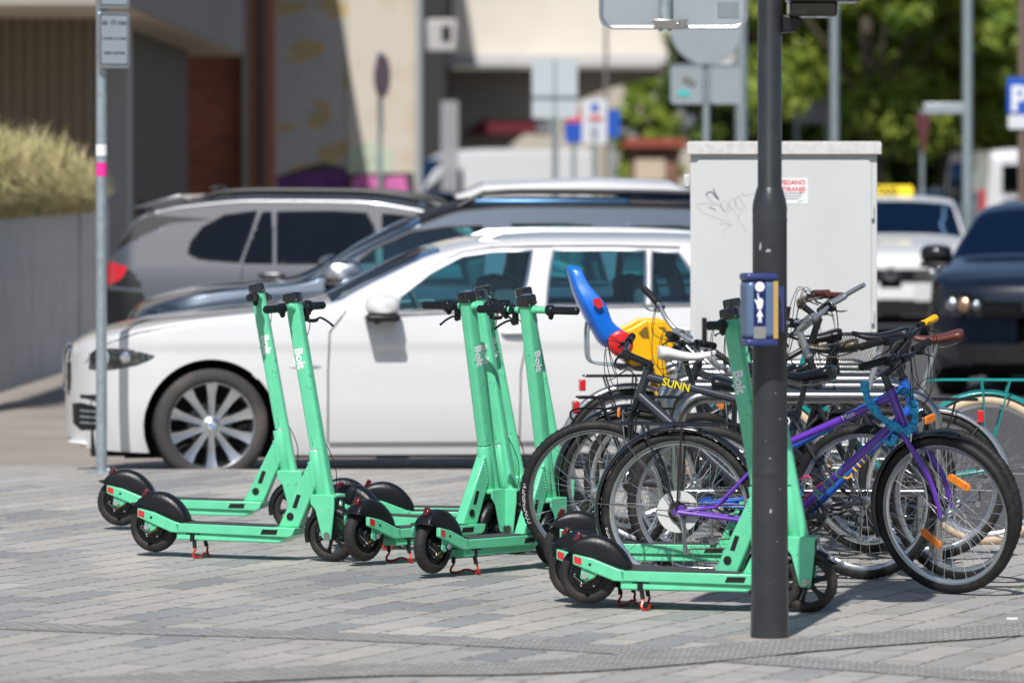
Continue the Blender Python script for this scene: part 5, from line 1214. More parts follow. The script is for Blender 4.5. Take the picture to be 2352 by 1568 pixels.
# ---------------------------------------------------------------- big sign seen from behind
def rr_poly(x0, x1, z0, z1, r, k=6):
    pts = []
    for (cx_, cz_, a0) in ((x1 - r, z1 - r, 0), (x0 + r, z1 - r, 90), (x0 + r, z0 + r, 180), (x1 - r, z0 + r, 270)):
        for i in range(k + 1): a = R(a0 + 90 * i / k); pts.append((cx_ + r * math.cos(a), cz_ + r * math.sin(a)))
    return pts
M_signback = mat('sign_back_grey', (.36, .40, .43), .4, .3, noise=.05)
s_ = 618; X = lambda x: (x - 1176) / s_; Z = lambda y: CAMH - (y - HY) / s_; Y0 = F / s_
sg = thing('road_sign', 'large grey sign seen from behind with rounded corners, at the top edge', 'road sign', (X(1527), Y0, Z(75)))
def loc(mb): return mb.xf(Matrix.Translation((-X(1527), -Y0, -Z(75))))
pl = rr_poly(X(1380), X(1713), Z(64), Z(-330), .05)
mb = MB(); mb.prism([(x, Y0 - .0, z) for x, z in pl], (0, .003, 0)); loc(mb).build('panel', M_signback, sg, smooth=False)
mb = MB(); mb.tube([(x, Y0 - .004, z) for x, z in pl], .0085, 6, closed=True); loc(mb).build('edge_frame', M_alu, sg)
mb = MB(); mb.cyl((X(1527), Y0 - .035, Z(73)), (X(1527), Y0 - .035, Z(-330)), .0235, 20); loc(mb).build('tube', M_galv, sg)
mb = MB(); mb.prism([(X(1497), Y0 - .015, Z(46)), (X(1580), Y0 - .015, Z(46)), (X(1568), Y0 - .015, Z(68)), (X(1506), Y0 - .015, Z(68))], (0, -.045, 0)); mb.sph((X(1556), Y0 - .062, Z(57)), .008, 8, 6); loc(mb).build('clamp', M_steel, sg, bevel=.004)
mb = MB(); mb.bb(X(1648), X(1697), Y0 - .0015, Y0 + .0, Z(42), Z(5)); lb = loc(mb).build('label', mat('label_grey', (.20, .23, .26), .5), sg, smooth=False)
mb = MB(); lm = MB()
for k_ in range(6): lm.bb(X(1652), X(1652 + 36 * (1 - .1 * (k_ % 3))), Y0 - .0022, Y0 - .0016, Z(10 + k_ * 5.5) , Z(8.6 + k_ * 5.5))
loc(lm); lm.build('print', M_signback, lb, smooth=False)
# the gantry arm holding the sign, above the frame, reaching over from its own post right
mb = MB(); mb.tube([(X(1527), Y0 - .035, Z(-330)), (X(1527), Y0 - .035, 3.3)], .0235, 12); mb.tube([(X(1527), Y0 - .035, 3.28), (3.6, Y0 - .035, 3.28)], .04, 12); mb.tube([(3.6, Y0 - .035, 3.35), (3.6, Y0 - .035, 0)], .06, 16); loc(mb).build('gantry_arm', M_galv, sg)
# ---------------------------------------------------------------- cabinet
s_ = 438; X = lambda x: (x - 1176) / s_; Z = lambda y: CAMH - (y - HY) / s_; Y0 = F / s_
cb = thing('utility_cabinet', 'light grey street utility cabinet with a tag and a red and white notice', 'cabinet', (X(1800), Y0, 0), R(-2))
M_cab = mat('cabinet_grey', (.58, .592, .592), .55, noise=.03, nscale=3, dirt=None); M_cabt = mat('cabinet_lid', (.60, .59, .57), .7, noise=.12, nscale=30)
ox = X(1800)
mb = MB(); x0, x1 = X(1586) - ox, X(2014) - ox; mb.bb(x0, x1, .0, .46, .02, Z(352)); mb.build('housing', M_cab, cb, bevel=.004)
mb = MB(); mb.prism([(x0 + .03, -.012, .12), (x1 - .03, -.012, .12), (x1 - .03, -.012, Z(376)), (x1 - .045, -.012, Z(368)), (x0 + .045, -.012, Z(368)), (x0 + .03, -.012, Z(376))], (0, .010, 0)); dr = mb.build('door', M_cab, cb, bevel=.003)
mb = MB(); mb.bb(X(1578) - ox, X(2024) - ox, -.035, .49, Z(355), Z(328)); mb.bb(X(1578) - ox + .005, X(2024) - ox - .005, -.03, .485, Z(328), Z(325)); mb.build('lid', M_cabt, cb, bevel=.004)
mb = MB()
for q in (.35, .95, 1.5): mb = MB(); mb.cyl((x1 - .022, -.016, q), (x1 - .022, -.016, q + .07), .008, 8); mb.build('hinge', M_cab, cb)
mb = MB(); mb.bb(x0 + .06, x0 + .085, -.03, -.012, .80, .98); mb.cyl((x0 + .072, -.035, .83), (x0 + .072, -.02, .83), .012, 12); mb.build('door_lock', M_trimk, cb, bevel=.003)
mb = MB(); mb.bb(x0 - .01, x1 + .01, -.0, .47, 0, .1); mb.build('plinth', mat('plinth', (.2, .2, .2), .8), cb)
mb = MB(); mb.bb(X(1570) - ox, x0 , .1, .18, Z(432), Z(400)); mb.build('side_catch', M_cab, cb, bevel=.01)
nx0, nx1, nz0, nz1 = X(1744) - ox, X(1855) - ox, Z(468), Z(409)
mb = MB(); mb.bb(nx0, nx1, -.0135, -.0125, nz0, nz1); no = mb.build('notice', mat('paper', (.80, .81, .82), .5), cb, smooth=False)
def tx(s, size, x, z, y=-.0140): return MB().text(s, size, Matrix.Translation((x, y, z)) @ Matrix.Rotation(R(90), 4, 'X'), bold=size * .03, ext=.0003)
mr = mat('print_red', (.62, .06, .07), .5); mk = mat('print_grey', (.22, .22, .24), .6)
for k_, (a, size) in enumerate((('PREPOVEDANO', .0335), ('PLAKATIRANJE', .0335))):
    mb = tx(a, size, nx1 - .012, nz1 - .034 - .036 * k_); w_ = max(v[0] for v in mb.v) - (nx1 - .012)
    mb.xf(Matrix.Translation((-w_, 0, 0))); mb.build('headline', mr, no, smooth=False)
mb = MB()
for k_ in range(3): mb.bb(nx0 + .13, nx1 - .02 - .012 * k_, -.0142, -.0138, nz0 + .052 - k_ * .014, nz0 + .057 - k_ * .014)
mb.build('small_print', mk, no, smooth=False)
mb = MB(); mb.prism([(nx1 - .055, -.0140, nz0 + .006), (nx1 - .045, -.0140, nz0 + .014), (nx1 - .008, -.0140, nz0 + .017), (nx1 - .04, -.0140, nz0 + .011)], (0, -.0003, 0)); mb.build('green_leaf', mat('print_green', (.02, .35, .18), .5), no, smooth=False)
# scratched spray tag
def stroke(mb, pts, w0, w1, y=-.0126):
    c = spline([(X(a) - ox, 0, Z(b)) for a, b in pts], 5); n = len(c)
    for i in range(n - 1):
        d = (c[i + 1] - c[i]); d.normalize(); q = V(-d.z, 0, d.x); wa = w0 + (w1 - w0) * i / n; wb = w0 + (w1 - w0) * (i + 1) / n
        mb.add([(c[i] + q * wa / 2 + V(0, y - i * 1e-6, 0)), (c[i] - q * wa / 2 + V(0, y - i * 1e-6, 0)), (c[i + 1] - q * wb / 2 + V(0, y - i * 1e-6, 0)), (c[i + 1] + q * wb / 2 + V(0, y - i * 1e-6, 0))], [(0, 1, 2, 3)])
mb = MB()
def zc_(l): return [((2150 + a / 3.733) / 1.3622, (420 + b / 3.733) / 1.3622) for a, b in l]
stroke(mb, zc_([(225, 720), (235, 690), (285, 675), (320, 720), (370, 770)]), .007, .006); stroke(mb, zc_([(305, 640), (330, 700), (365, 760)]), .006, .009); stroke(mb, zc_([(260, 855), (300, 870), (335, 890)]), .006, .004)
mb.build('spray_tag', mat('marker_dark', (.13, .14, .16), .6), dr, smooth=False)
mb = MB()
stroke(mb, zc_([(230, 720), (260, 770), (330, 810), (380, 840), (430, 900), (470, 970)]), .005, .002); stroke(mb, zc_([(330, 830), (200, 810), (120, 820), (130, 870), (240, 940), (400, 1000), (490, 1015)]), .003, .002)
stroke(mb, zc_([(380, 800), (400, 860), (420, 900)]), .003, .003); stroke(mb, zc_([(410, 780), (400, 840), (450, 900), (470, 830), (440, 780)]), .004, .003); stroke(mb, zc_([(480, 780), (500, 900), (470, 920)]), .003, .003)
stroke(mb, zc_([(500, 760), (560, 770), (550, 860), (510, 880), (500, 780)]), .003, .003); stroke(mb, zc_([(590, 720), (570, 790), (600, 880), (660, 850)]), .004, .003); stroke(mb, zc_([(640, 690), (680, 720), (800, 690)]), .006, .002); stroke(mb, zc_([(600, 720), (640, 790), (690, 860)]), .005, .002)
stroke(mb, zc_([(540, 880), (600, 990), (620, 920), (720, 880)]), .003, .002); stroke(mb, zc_([(380, 1060), (420, 1045), (520, 1060), (450, 1100), (420, 1210)]), .0035, .002); stroke(mb, zc_([(580, 1010), (640, 1050), (690, 1140)]), .0025, .003)
mb.build('spray_tag', mat('marker_grey', (.36, .375, .39), .6), dr, smooth=False)
# ---------------------------------------------------------------- sign post left
s_ = 396; g = Gs(233, s_); ps_ = thing('sign_post', 'galvanised post with two small framed plates, left of the white car', 'sign post', g)
pzz = lambda y: CAMH - (y - HY) / s_
mb = MB(); mb.lathe([(0, 0), (.032, 0), (.032, 3.2), (0, 3.2)], (0, 0, 0), (0, 0, 1), 24); mb.build('pole', M_galv, ps_)
mb = MB(); mb.lathe([(.033, .012), (.09, .008), (.1, 0)], (0, 0, 0), (0, 0, 1), 20); mb.sph((.045, -.06, .015), .018, 8, 6); mb.build('foot_plate', M_galv, ps_)
xx = lambda x: (x - 233) / s_
rotm = Matrix.Rotation(R(28), 4, 'Z')
for (y0, y1, nm) in ((156, 28, 'sign'), (20, -90, 'sign')):
    z0, z1 = pzz(y0), pzz(y1); pl = rr_poly(-.100, .100, z0, z1, .02)
    mb = MB(); mb.prism([(x, -.045, z) for x, z in pl], (0, .022, 0)); mb.xf(Matrix.Translation((.055, 0, 0)) @ rotm @ Matrix.Translation((-.0, 0, 0))); sgn = mb.build(nm, M_alu, ps_, bevel=.003)
    T_ = Matrix.Translation((.055, 0, 0)) @ rotm
    pl = rr_poly(-.088, .088, z0 + .014, z1 - .014, .012); mb = MB(); mb.prism([(x, -.0462, z) for x, z in pl], (0, .001, 0)); mb.xf(T_); mb.build('border', mat('sign_ink', (.05, .06, .075), .5), sgn, smooth=False)
    pl = rr_poly(-.082, .082, z0 + .022, z1 - .022, .008); mb = MB(); mb.prism([(x, -.0474, z) for x, z in pl], (0, .001, 0)); mb.xf(T_); mb.build('face', mat('sign_face', (.30, .335, .39), .5), sgn, smooth=False)
    if y0 == 156:
        for k_, (t_, sz_) in enumerate((('do 15 min', .038), ('z oznako na vozilu', .021), ('razen servisa', .026))):
            mb = MB().text(t_, sz_, T_ @ Matrix.Translation((0, -.0482, z1 - .075 - .085 * k_)) @ Matrix.Rotation(R(90), 4, 'X'), ext=.0003, bold=sz_ * .03, align='CENTER'); mb.build('lettering', mat('sign_ink', (.05, .06, .075), .5), sgn, smooth=False)
mb = MB(); mb.lathe([(.0325, 0), (.0332, 0), (.0332, .065), (.0325, .065)], (0, 0, pzz(358)), (0, 0, 1), 24, R(195), R(350)); mb.build('sticker', M_white, ps_)
mb = MB(); mb.lathe([(.0325, 0), (.0332, 0), (.0332, .08), (.0325, .08)], (0, 0, pzz(405)), (0, 0, 1), 24, R(210), R(345)); mb.build('sticker', mat('pink_sticker', (.85, .03, .33), .4), ps_)
# ---------------------------------------------------------------- planter with grasses
M_plant = mat('planter_panel', (.60, .59, .59), .55, .2, noise=.12, nscale=2.5)
pw = thing('planter_wall', 'tall grey ribbed planter wall at the left, topped with ornamental grass', 'planter')
A = V((-60 - 1176) / 305., F / 305., 0); B = V((178 - 1176) / 262., F / 262., 0); C = B + V(.12, 1.6, 0)
def wall_ribs(mb, a, b, z0, z1, pitch=.11, dep=.03):
    d = (b - a); L = d.length; d.normalize(); n_ = V(d.y, -d.x, 0); k = int(L / pitch)
    for i in range(k): p = a + d * (i + .08) * L / k; q = a + d * (i + .92) * L / k; mb.prism([p, q, q + n_ * dep, p + n_ * dep], (0, 0, 0)) if False else mb.add([V(*(u.xy), z) for z in (z0, z1) for u in (p, q, q + n_ * dep, p + n_ * dep)], [(0, 1, 5, 4), (1, 2, 6, 5), (2, 3, 7, 6), (3, 0, 4, 7), (4, 5, 6, 7)])
mb = MB(); wall_ribs(mb, A, B, .02, 1.42, .14, .012); wall_ribs(mb, B, C, .02, 1.42, .3); mb.build('cladding', M_plant, pw, smooth=False)
mb = MB(); mb.add([A + V(0, 0, .02), B + V(0, 0, .02), C + V(0, 0, .02), A + V(0, 2, .02)] + [A + V(0, 0, 1.41), B + V(0, 0, 1.41), C + V(0, 0, 1.41), A + V(0, 2, 1.41)], [(0, 1, 5, 4), (1, 2, 6, 5), (4, 5, 6, 7), (3, 0, 4, 7)]); mb.build('core', M_plant, pw, smooth=False)
mb = MB(); mb.tube([A + V(0, 0, 1.43), B + V(0, 0, 1.43)], .022, 6); mb.build('top_edge', mat('edge_metal', (.22, .23, .25), .5, .4), pw)
def grass_mat():
    m = bpy.data.materials.new('ornamental_grass'); m.use_nodes = True; t = m.node_tree; b = t.nodes['Principled BSDF']; tc = t.nodes.new('ShaderNodeTexCoord'); n = t.nodes.new('ShaderNodeTexNoise'); n.inputs['Scale'].default_value = 5; n.inputs['Detail'].default_value = 5
    t.links.new(tc.outputs['Object'], n.inputs['Vector']); r = t.nodes.new('ShaderNodeValToRGB'); t.links.new(n.outputs['Fac'], r.inputs[0]); e = r.color_ramp.elements; e[0].position = .36; e[0].color = (.36, .36, .13, 1); e[1].position = .62; e[1].color = (.74, .62, .36, 1)
    t.links.new(r.outputs[0], b.inputs['Base Color']); b.inputs['Roughness'].default_value = .7; return m
mb = MB(); rnd = random.Random(3)
for i in range(11000):
    u = rnd.random(); p = A.lerp(B, u * 1.02) + V(rnd.uniform(-.1, .1), rnd.uniform(0.05, 1.1), 1.38); hgt = .78 * (rnd.uniform(.25, .75) + .25 * rnd.random() ** 3) * (1 - .42 * u ** 4) * (1 + .14 * math.sin(u * 23) + .08 * math.sin(u * 51)); a = rnd.uniform(0, 2 * math.pi); ln = rnd.uniform(.04, .34)
    if rnd.random() < .12: ln = .5; p.y = A.lerp(B, u).y + rnd.uniform(-.02, .12); a = rnd.uniform(-2.2, -.9); hgt *= .6
    d = V(math.cos(a), math.sin(a), 0); w_ = rnd.uniform(.002, .0045); q = V(-d.y, d.x, 0) * w_
    pts = [p, p + d * ln * .25 + V(0, 0, hgt * .55), p + d * ln * .62 + V(0, 0, hgt * .9), p + d * ln + V(0, 0, hgt * (.98 if ln < .3 else .72))]
    mb.add([pts[0] - q, pts[0] + q, pts[1] - q, pts[1] + q, pts[2] - q, pts[2] + q, pts[3]], [(0, 1, 3, 2), (2, 3, 5, 4), (4, 5, 6)])
gr = mb.build('ornamental_grass', grass_mat(), None, smooth=False); tag(gr, 'dry golden green feather grass spilling over the planter wall', 'grass', kind='stuff')
# small box beside the planter
bxo = thing('waste_bin', 'grey box with a light metal lid between the planter and the left post', 'bin', Gs(222, 245)); mb = MB(); mb.bb(-.22, .22, -.15, .15, -.09, CAMH - (622 - HY) / 245. ); mb.build('body', mat('bin_brown_grey', (.14, .13, .125), .6), bxo, bevel=.01)
mb = MB(); mb.bb(-.24, .24, -.17, .17, CAMH - (622 - HY) / 245. + .003, CAMH - (608 - HY) / 245.); mb.build('lid', M_alu, bxo, bevel=.01)
# ---------------------------------------------------------------- building with canopy, left
bl = thing('building', 'brown ribbed shop building with a deep concrete canopy and dark door at the left', 'building', (0, 0, 0))
M_conc = mat('canopy_concrete', (.33, .30, .27), .8, noise=.06, nscale=2); M_fascia = mat('fascia_grey', (.27, .245, .23), .75, noise=.08, nscale=1.5); M_soffit = mat('soffit_beige', (.55, .46, .36), .8)
def ribbed(name, c1_, c2_, pitch, ax='X'):
    m = bpy.data.materials.new(name); m.use_nodes = True; t = m.node_tree; b = t.nodes['Principled BSDF']; tc = t.nodes.new('ShaderNodeTexCoord'); w = t.nodes.new('ShaderNodeTexWave'); w.bands_direction = ax; w.inputs['Scale'].default_value = pitch; w.inputs['Distortion'].default_value = .0
    t.links.new(tc.outputs['Object'], w.inputs[0]); r = t.nodes.new('ShaderNodeValToRGB'); t.links.new(w.outputs['Fac'], r.inputs[0]); r.color_ramp.elements[0].color = (*c1_, 1); r.color_ramp.elements[1].color = (*c2_, 1)
    t.links.new(r.outputs[0], b.inputs['Base Color']); b.inputs['Roughness'].default_value = .7; return m
M_rib = ribbed('brown_ribbed_cladding', (.13, .10, .075), (.20, .165, .125), 2.6); M_ribd = ribbed('dark_ribbed_door', (.05, .046, .034), (.08, .073, .055), 3.0, 'Y')
mb = MB(); mb.bb(-16, -4.22, 52.0, 52.3, -.1, 3.3); mb.build('front_wall', M_rib, bl, smooth=False)
mb = MB(); mb.bb(-16, -3.62, 48, 69, 3.32, 7.5); mb.build('canopy', M_fascia, bl, smooth=False)
mb = MB(); mb.bb(-16, -3.66, 48.02, 69, 3.29, 3.317); mb.build('soffit', M_soffit, bl, smooth=False)
mb = MB(); mb.bb(-16.02, -3.60, 47.98, 48.06, 3.30, 3.44); mb.build('canopy_edge', M_conc, bl, smooth=False)
mb = MB(); mb.bb(-4.36, -4.10, 54.8, 55.2, -.1, 3.29); mb.build('column', mat('column_grey', (.62, .60, .60), .8), bl, smooth=False)
mb = MB(); mb.bb(-4.42, -4.18, 56, 66, -.1, 3.29); dwo = mb.build('side_wall', M_ribd, bl, smooth=False)
mb = MB(); mb.box((-4.165, 57.6, 1.25), (.03, .12, .35)); mb.build('door_handle', M_blackm, bl)
# brick part
def brickm():
    m = bpy.data.materials.new('red_brick'); m.use_nodes = True; t = m.node_tree; b = t.nodes['Principled BSDF']; tc = t.nodes.new('ShaderNodeTexCoord'); mp = t.nodes.new('ShaderNodeMapping'); mp.inputs['Rotation'].default_value = (R(90), 0, 0); t.links.new(tc.outputs['Object'], mp.inputs[0])
    br = t.nodes.new('ShaderNodeTexBrick'); br.inputs['Scale'].default_value = 1; br.inputs['Brick Width'].default_value = .25; br.inputs['Row Height'].default_value = .08; br.inputs['Mortar Size'].default_value = .01
    br.inputs['Color1'].default_value = (.52, .15, .075, 1); br.inputs['Color2'].default_value = (.36, .11, .065, 1); br.inputs['Mortar'].default_value = (.15, .09, .07, 1); t.links.new(mp.outputs[0], br.inputs['Vector'])
    n = t.nodes.new('ShaderNodeTexNoise'); n.inputs['Scale'].default_value = .9; t.links.new(tc.outputs['Object'], n.inputs['Vector']); mr_ = t.nodes.new('ShaderNodeMapRange'); mr_.inputs[3].default_value = .5; mr_.inputs[4].default_value = 1.5; t.links.new(n.outputs['Fac'], mr_.inputs[0])
    vm = t.nodes.new('ShaderNodeVectorMath'); vm.operation = 'SCALE'; t.links.new(br.outputs['Color'], vm.inputs[0]); t.links.new(mr_.outputs[0], vm.inputs['Scale']); t.links.new(vm.outputs[0], b.inputs['Base Color']); b.inputs['Roughness'].default_value = .85; return m
bk = thing('brick_building', 'red brick wall with brown pilasters between the canopy and the stone wall', 'building')
s_ = 165.; xw = lambda x: (x - 1176) / s_
mb = MB(); mb.bb(xw(380), xw(562), 71, 71.5, -.1, 9); mb.build('wall', brickm(), bk, smooth=False)
for k_, (a, b_, c_) in enumerate(((562, 576, (.30, .25, .22)), (577, 598, (.36, .15, .09)), (600, 612, (.09, .075, .07)), (613, 634, (.34, .13, .08)))):
    mb = MB(); mb.bb(xw(a), xw(b_), 70.6 + .1 * (k_ % 2), 71.5, -.1, 9); mb.build('pilaster', mat('pilaster_%d' % k_, c_, .7), bk, smooth=False)
# stone building
def stonem():
    m = bpy.data.materials.new('peeling_stone'); m.use_nodes = True; t = m.node_tree; b = t.nodes['Principled BSDF']; tc = t.nodes.new('ShaderNodeTexCoord'); mp = t.nodes.new('ShaderNodeMapping'); mp.inputs['Scale'].default_value = (1.1, 1, 1.9); mp.inputs['Location'].default_value = (.4, 0, .2); t.links.new(tc.outputs['Object'], mp.inputs[0])
    n = t.nodes.new('ShaderNodeTexNoise'); n.inputs['Scale'].default_value = 1.15; n.inputs['Detail'].default_value = 4; t.links.new(mp.outputs[0], n.inputs['Vector'])
    r = t.nodes.new('ShaderNodeValToRGB'); t.links.new(n.outputs['Fac'], r.inputs[0]); e = r.color_ramp.elements; e[0].position = .56; e[0].color = (.47, .445, .415, 1); e[1].position = .60; e[1].color = (.50, .37, .17, 1)
    n2 = t.nodes.new('ShaderNodeTexNoise'); n2.inputs['Scale'].default_value = 3; n2.inputs['Detail'].default_value = 6; t.links.new(mp.outputs[0], n2.inputs['Vector']); mr_ = t.nodes.new('ShaderNodeMapRange'); mr_.inputs[3].default_value = .75; mr_.inputs[4].default_value = 1.2; t.links.new(n2.outputs['Fac'], mr_.inputs[0])
    vm = t.nodes.new('ShaderNodeVectorMath'); vm.operation = 'SCALE'; t.links.new(r.outputs[0], vm.inputs[0]); t.links.new(mr_.outputs[0], vm.inputs['Scale']); t.links.new(vm.outputs[0], b.inputs['Base Color']); b.inputs['Roughness'].default_value = .85; return m
s_ = 150.; xw = lambda x: (x - 1176) / s_; zw = lambda y: CAMH - (y - HY) / s_; Y0 = F / s_
sb = thing('stone_building', 'pale stone building wall with peeling ochre paint and purple graffiti along its base', 'building')
mb = MB(); mb.bb(xw(600), xw(800), Y0, Y0 + 6, -.1, 11); mb.build('wall', stonem(), sb, smooth=False)
mb = MB(); mb.bb(xw(800) + .002, xw(956), Y0 - .08, Y0 + 6, -.1, 11); mb.build('pier', mat('beige_stone', (.60, .535, .45), .85, noise=.1, nscale=1.6, dirt=(.54, .45, .34)), sb, smooth=False)
mb = MB(); mb.bb(-5.2, -2.90, Y0 - 6.0, Y0 - .0, 5.6, 5.8); mb.build('shade_slab', M_fascia, sb, smooth=False)  # unseen slab added above the frame to cast shade on the wall
def blob(poly, y, m, nm, par):
    mb = MB(); mb.prism([(xw(a), y, zw(b)) for a, b in poly], (0, -.004, 0)); return mb.build(nm, m, par, smooth=False)
M_gp = mat('graffiti_purple', (.13, .035, .17), .7, noise=.3, nscale=4); M_gk = mat('graffiti_pink', (.66, .16, .42), .7, noise=.15, nscale=4); M_gg = mat('graffiti_green', (.50, .56, .42), .8, noise=.2); M_gd = mat('graffiti_dark', (.07, .05, .06), .8)
blob([(632, 470), (632, 405), (660, 398), (700, 392), (740, 384), (770, 388), (799, 396), (799, 470)], Y0 - .002, M_gp, 'graffiti', sb)
blob([(636, 405), (700, 385), (745, 374), (790, 384), (799, 398), (760, 390), (700, 396)], Y0 - .008, M_gd, 'graffiti', sb)
blob([(808, 470), (808, 412), (830, 402), (868, 408), (868, 470)], Y0 - .083, M_gk, 'graffiti', sb); blob([(882, 470), (886, 408), (930, 404), (942, 470)], Y0 - .083, M_gk, 'graffiti', sb)
blob([(802, 395), (802, 345), (850, 325), (905, 350), (900, 395)], Y0 - .083, M_gg, 'graffiti', sb); blob([(800, 470), (800, 400), (950, 396), (955, 470)], Y0 - .0815, M_gd, 'graffiti', sb)
mb = MB(); mb.cyl((xw(963), Y0 - .2, 0), (xw(963), Y0 - .2, 11), .055, 12); pp = mb.build('downpipe', mat('pipe_grey', (.42, .46, .46), .5, .3), sb)
# ---------------------------------------------------------------- overpass
s_ = 82.; xw = lambda x: (x - 1176) / s_; zw = lambda y: CAMH - (y - HY) / s_; Y0 = F / s_
ov = thing('railway_bridge', 'beige railway bridge with a pale beam over a dark underpass', 'bridge')
M_ovb = mat('bridge_beige', (.66, .61, .53), .85, noise=.07, nscale=.5)
mb = MB(); mb.bb(xw(1040), xw(1700), Y0, Y0 + .6, zw(128), 9.5); mb.build('parapet_wall', M_ovb, ov, smooth=False)
mb = MB(); mb.bb(xw(1004), xw(1700), Y0 - 2.2, Y0 + .1, zw(155), zw(131)); mb.build('beam', mat('beam_grey', (.60, .59, .59), .7, noise=.08), ov, smooth=False)
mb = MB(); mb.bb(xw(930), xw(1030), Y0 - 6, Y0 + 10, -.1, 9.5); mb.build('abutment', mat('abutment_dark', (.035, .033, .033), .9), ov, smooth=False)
M_und = mat('underside_brown', (.72, .65, .56), .9)
pr = [(xw(1010), zw(158)), (xw(1560), zw(158)), (xw(1500), zw(172)), (xw(1420), zw(190)), (xw(1330), zw(225)), (xw(1240), zw(280)), (xw(1170), zw(330)), (xw(1130), zw(400)), (xw(1120), -.1), (xw(1010), -.1)]
mb = MB(); mb.prism([(a, Y0 + .3, z) for a, z in pr], (0, 8, 0)); mb.build('arch', M_und, ov, smooth=False)
mb = MB(); mb.bb(xw(1000), xw(1700), Y0 + .7, Y0 + 9, 8.2, 9.0); mb.build('deck_slab', M_und, ov, smooth=False)
mb = MB(); mb.prism([(xw(1060), Y0 - 1.0, zw(308)), (xw(1235), Y0 - 1.0, zw(308)), (xw(1228), Y0 - 1.0, zw(278)), (xw(1110), Y0 - 1.0, zw(276))], (0, 1.1, 0)); aw = mb.build('awning', mat('awning_maroon', (.13, .01, .02), .8), None, smooth=False); tag(aw, 'dark maroon awning inside the underpass above the white van', 'awning')
pc = thing('hanging_panel', 'pale vertical corrugated panel standing left of the white van', 'panel', ((1033 - 1176) / 95., F / 95., 0)); mb = MB()
for k_ in range(7): mb.cyl((-.18 + .06 * k_, 0, -.09), (-.18 + .06 * k_, 0, CAMH + (HY - 232) / 95.), .028, 8)
mb.build('corrugated_sheet', mat('pale_metal', (.5, .49, .5), .5, .3), pc)
lp_ = thing('wall_lantern', 'pale boxy lantern on the corner above the underpass', 'lantern', ((1015 - 1176) / 100., F / 100., CAMH + (HY - 120) / 100.)); mb = MB(); mb.bb(-.35, .35, -.2, .2, 0, .75); mb.build('casing', mat('lantern_pale', (.46, .44, .42), .6), lp_, bevel=.05)
mb = MB(); mb.bb(.0, .2, -.23, -.2, .25, .6); mb.build('glass_front', M_blackg, lp_)
# far side through the arch
fb = thing('far_building', 'distant pale building seen through the bridge opening', 'building'); mb = MB(); s6 = 50.; mb.bb((1180 - 1176) / s6, (1900 - 1176) / s6, F / s6, F / s6 + 4, -.1, 9); mb.build('wall', mat('far_pale', (.47, .42, .34), .9, noise=.12, nscale=.3), fb, smooth=False)
mb = MB()
for k_ in range(9): mb.bb(1.0 + k_ * 1.35, 1.8 + k_ * 1.35, F / s6 - .03, F / s6 - .001, 3.4, 4.6)
mb.build('window', mat('far_window', (.16, .17, .18), .4), fb, smooth=False)
# banner building right
bb_ = thing('billboard', 'white billboard with a blue patch behind the dark pole', 'billboard', ((1868 - 1176) / 92., F / 92., 0)); zz = lambda y: CAMH - (y - HY) / 92.
mb = MB(); mb.bb(-.5, .45, 0, .1, zz(283), zz(95)); bbo = mb.build('board', mat('banner_white', (.50, .49, .55), .6, noise=.06), bb_); mb = MB(); mb.prism([(.0, -.004, zz(190)), (.2, -.004, zz(180)), (.3, -.004, zz(140)), (.1, -.004, zz(130)), (-.05, -.004, zz(150))], (0, -.003, 0)); mb.build('blue_patch', mat('banner_blue', (.30, .40, .70), .6), bbo, smooth=False)
mb = MB()
for x in (-.4, .35): mb.cyl((x, .06, -.1), (x, .06, zz(283)), .05, 8)
mb.build('leg', M_galv, bb_)
# ---------------------------------------------------------------- posts and far signs
def post(name, label, cat, px, s_, ytop, r=.05, m=M_galv, ybot=None, group=None):
    t = thing(name, label, cat, Gs(px, s_, -.09), group=group); MB().lathe([(r, 0), (r, CAMH + .09 + (HY - ytop) / s_), (0, CAMH + .09 + (HY - ytop) / s_)], (0, 0, 0), (0, 0, 1), 16).build('pole', m, t); return t
def zrel(y, s_): return CAMH + .09 - (y - HY) / s_
s_ = 235
t = post('road_sign', 'round sign seen from behind on a post above the grey cabinet, two square plates below', 'road sign', 1622, s_, -30, .038)
mb = MB(); mb.lathe([(0, 0), (84 / s_, 0), (84 / s_, .012), (82 / s_, .02), (0, .02)], (0, -.05, zrel(66, s_)), (0, -1, 0), 48); mb.build('round_panel', M_signback, t)
for a, b_ in ((1541, 1613), (1630, 1704)):
    pl = rr_poly((a - 1622) / s_, (b_ - 1622) / s_, zrel(238, s_), zrel(150, s_), .035); mb = MB(); mb.prism([(x, -.05, z) for x, z in pl], (0, -.012, 0)); p_ = mb.build('square_panel', M_signback, t, smooth=False)
    mb = MB(); mb.tube([(x, -.062, z) for x, z in pl], .012, 5, closed=True); mb.build('edge_frame', M_galv, p_)
    if a == 1541:
        mb = MB(); mb.box(((1582 - 1622) / s_, -.066, zrel(188, s_)), (.13, .004, .07), Matrix.Rotation(R(30), 3, 'Y')); mb.build('sticker', mat('sticker_dark', (.16, .17, .16), .6), p_)
        mb = MB(); mb.box(((1570 - 1622) / s_, -.069, zrel(214, s_)), (.12, .004, .045)); mb.build('sticker', mat('sticker_teal', (.03, .55, .5), .6), p_)
s_ = 150
t = post('road_sign', 'tall double panel sign seen from behind, in front of the underpass', 'road sign', 1275, s_, 140, .045)
for a, b_ in ((1222, 1272), (1277, 1326)):
    pl = rr_poly((a - 1275) / s_, (b_ - 1275) / s_, zrel(272, s_), zrel(138, s_), .03); mb = MB(); mb.prism([(x, -.05, z) for x, z in pl], (0, -.02, 0)); mb.build('panel', mat('sign_pale', (.56, .62, .65), .5, .2), t, smooth=False)
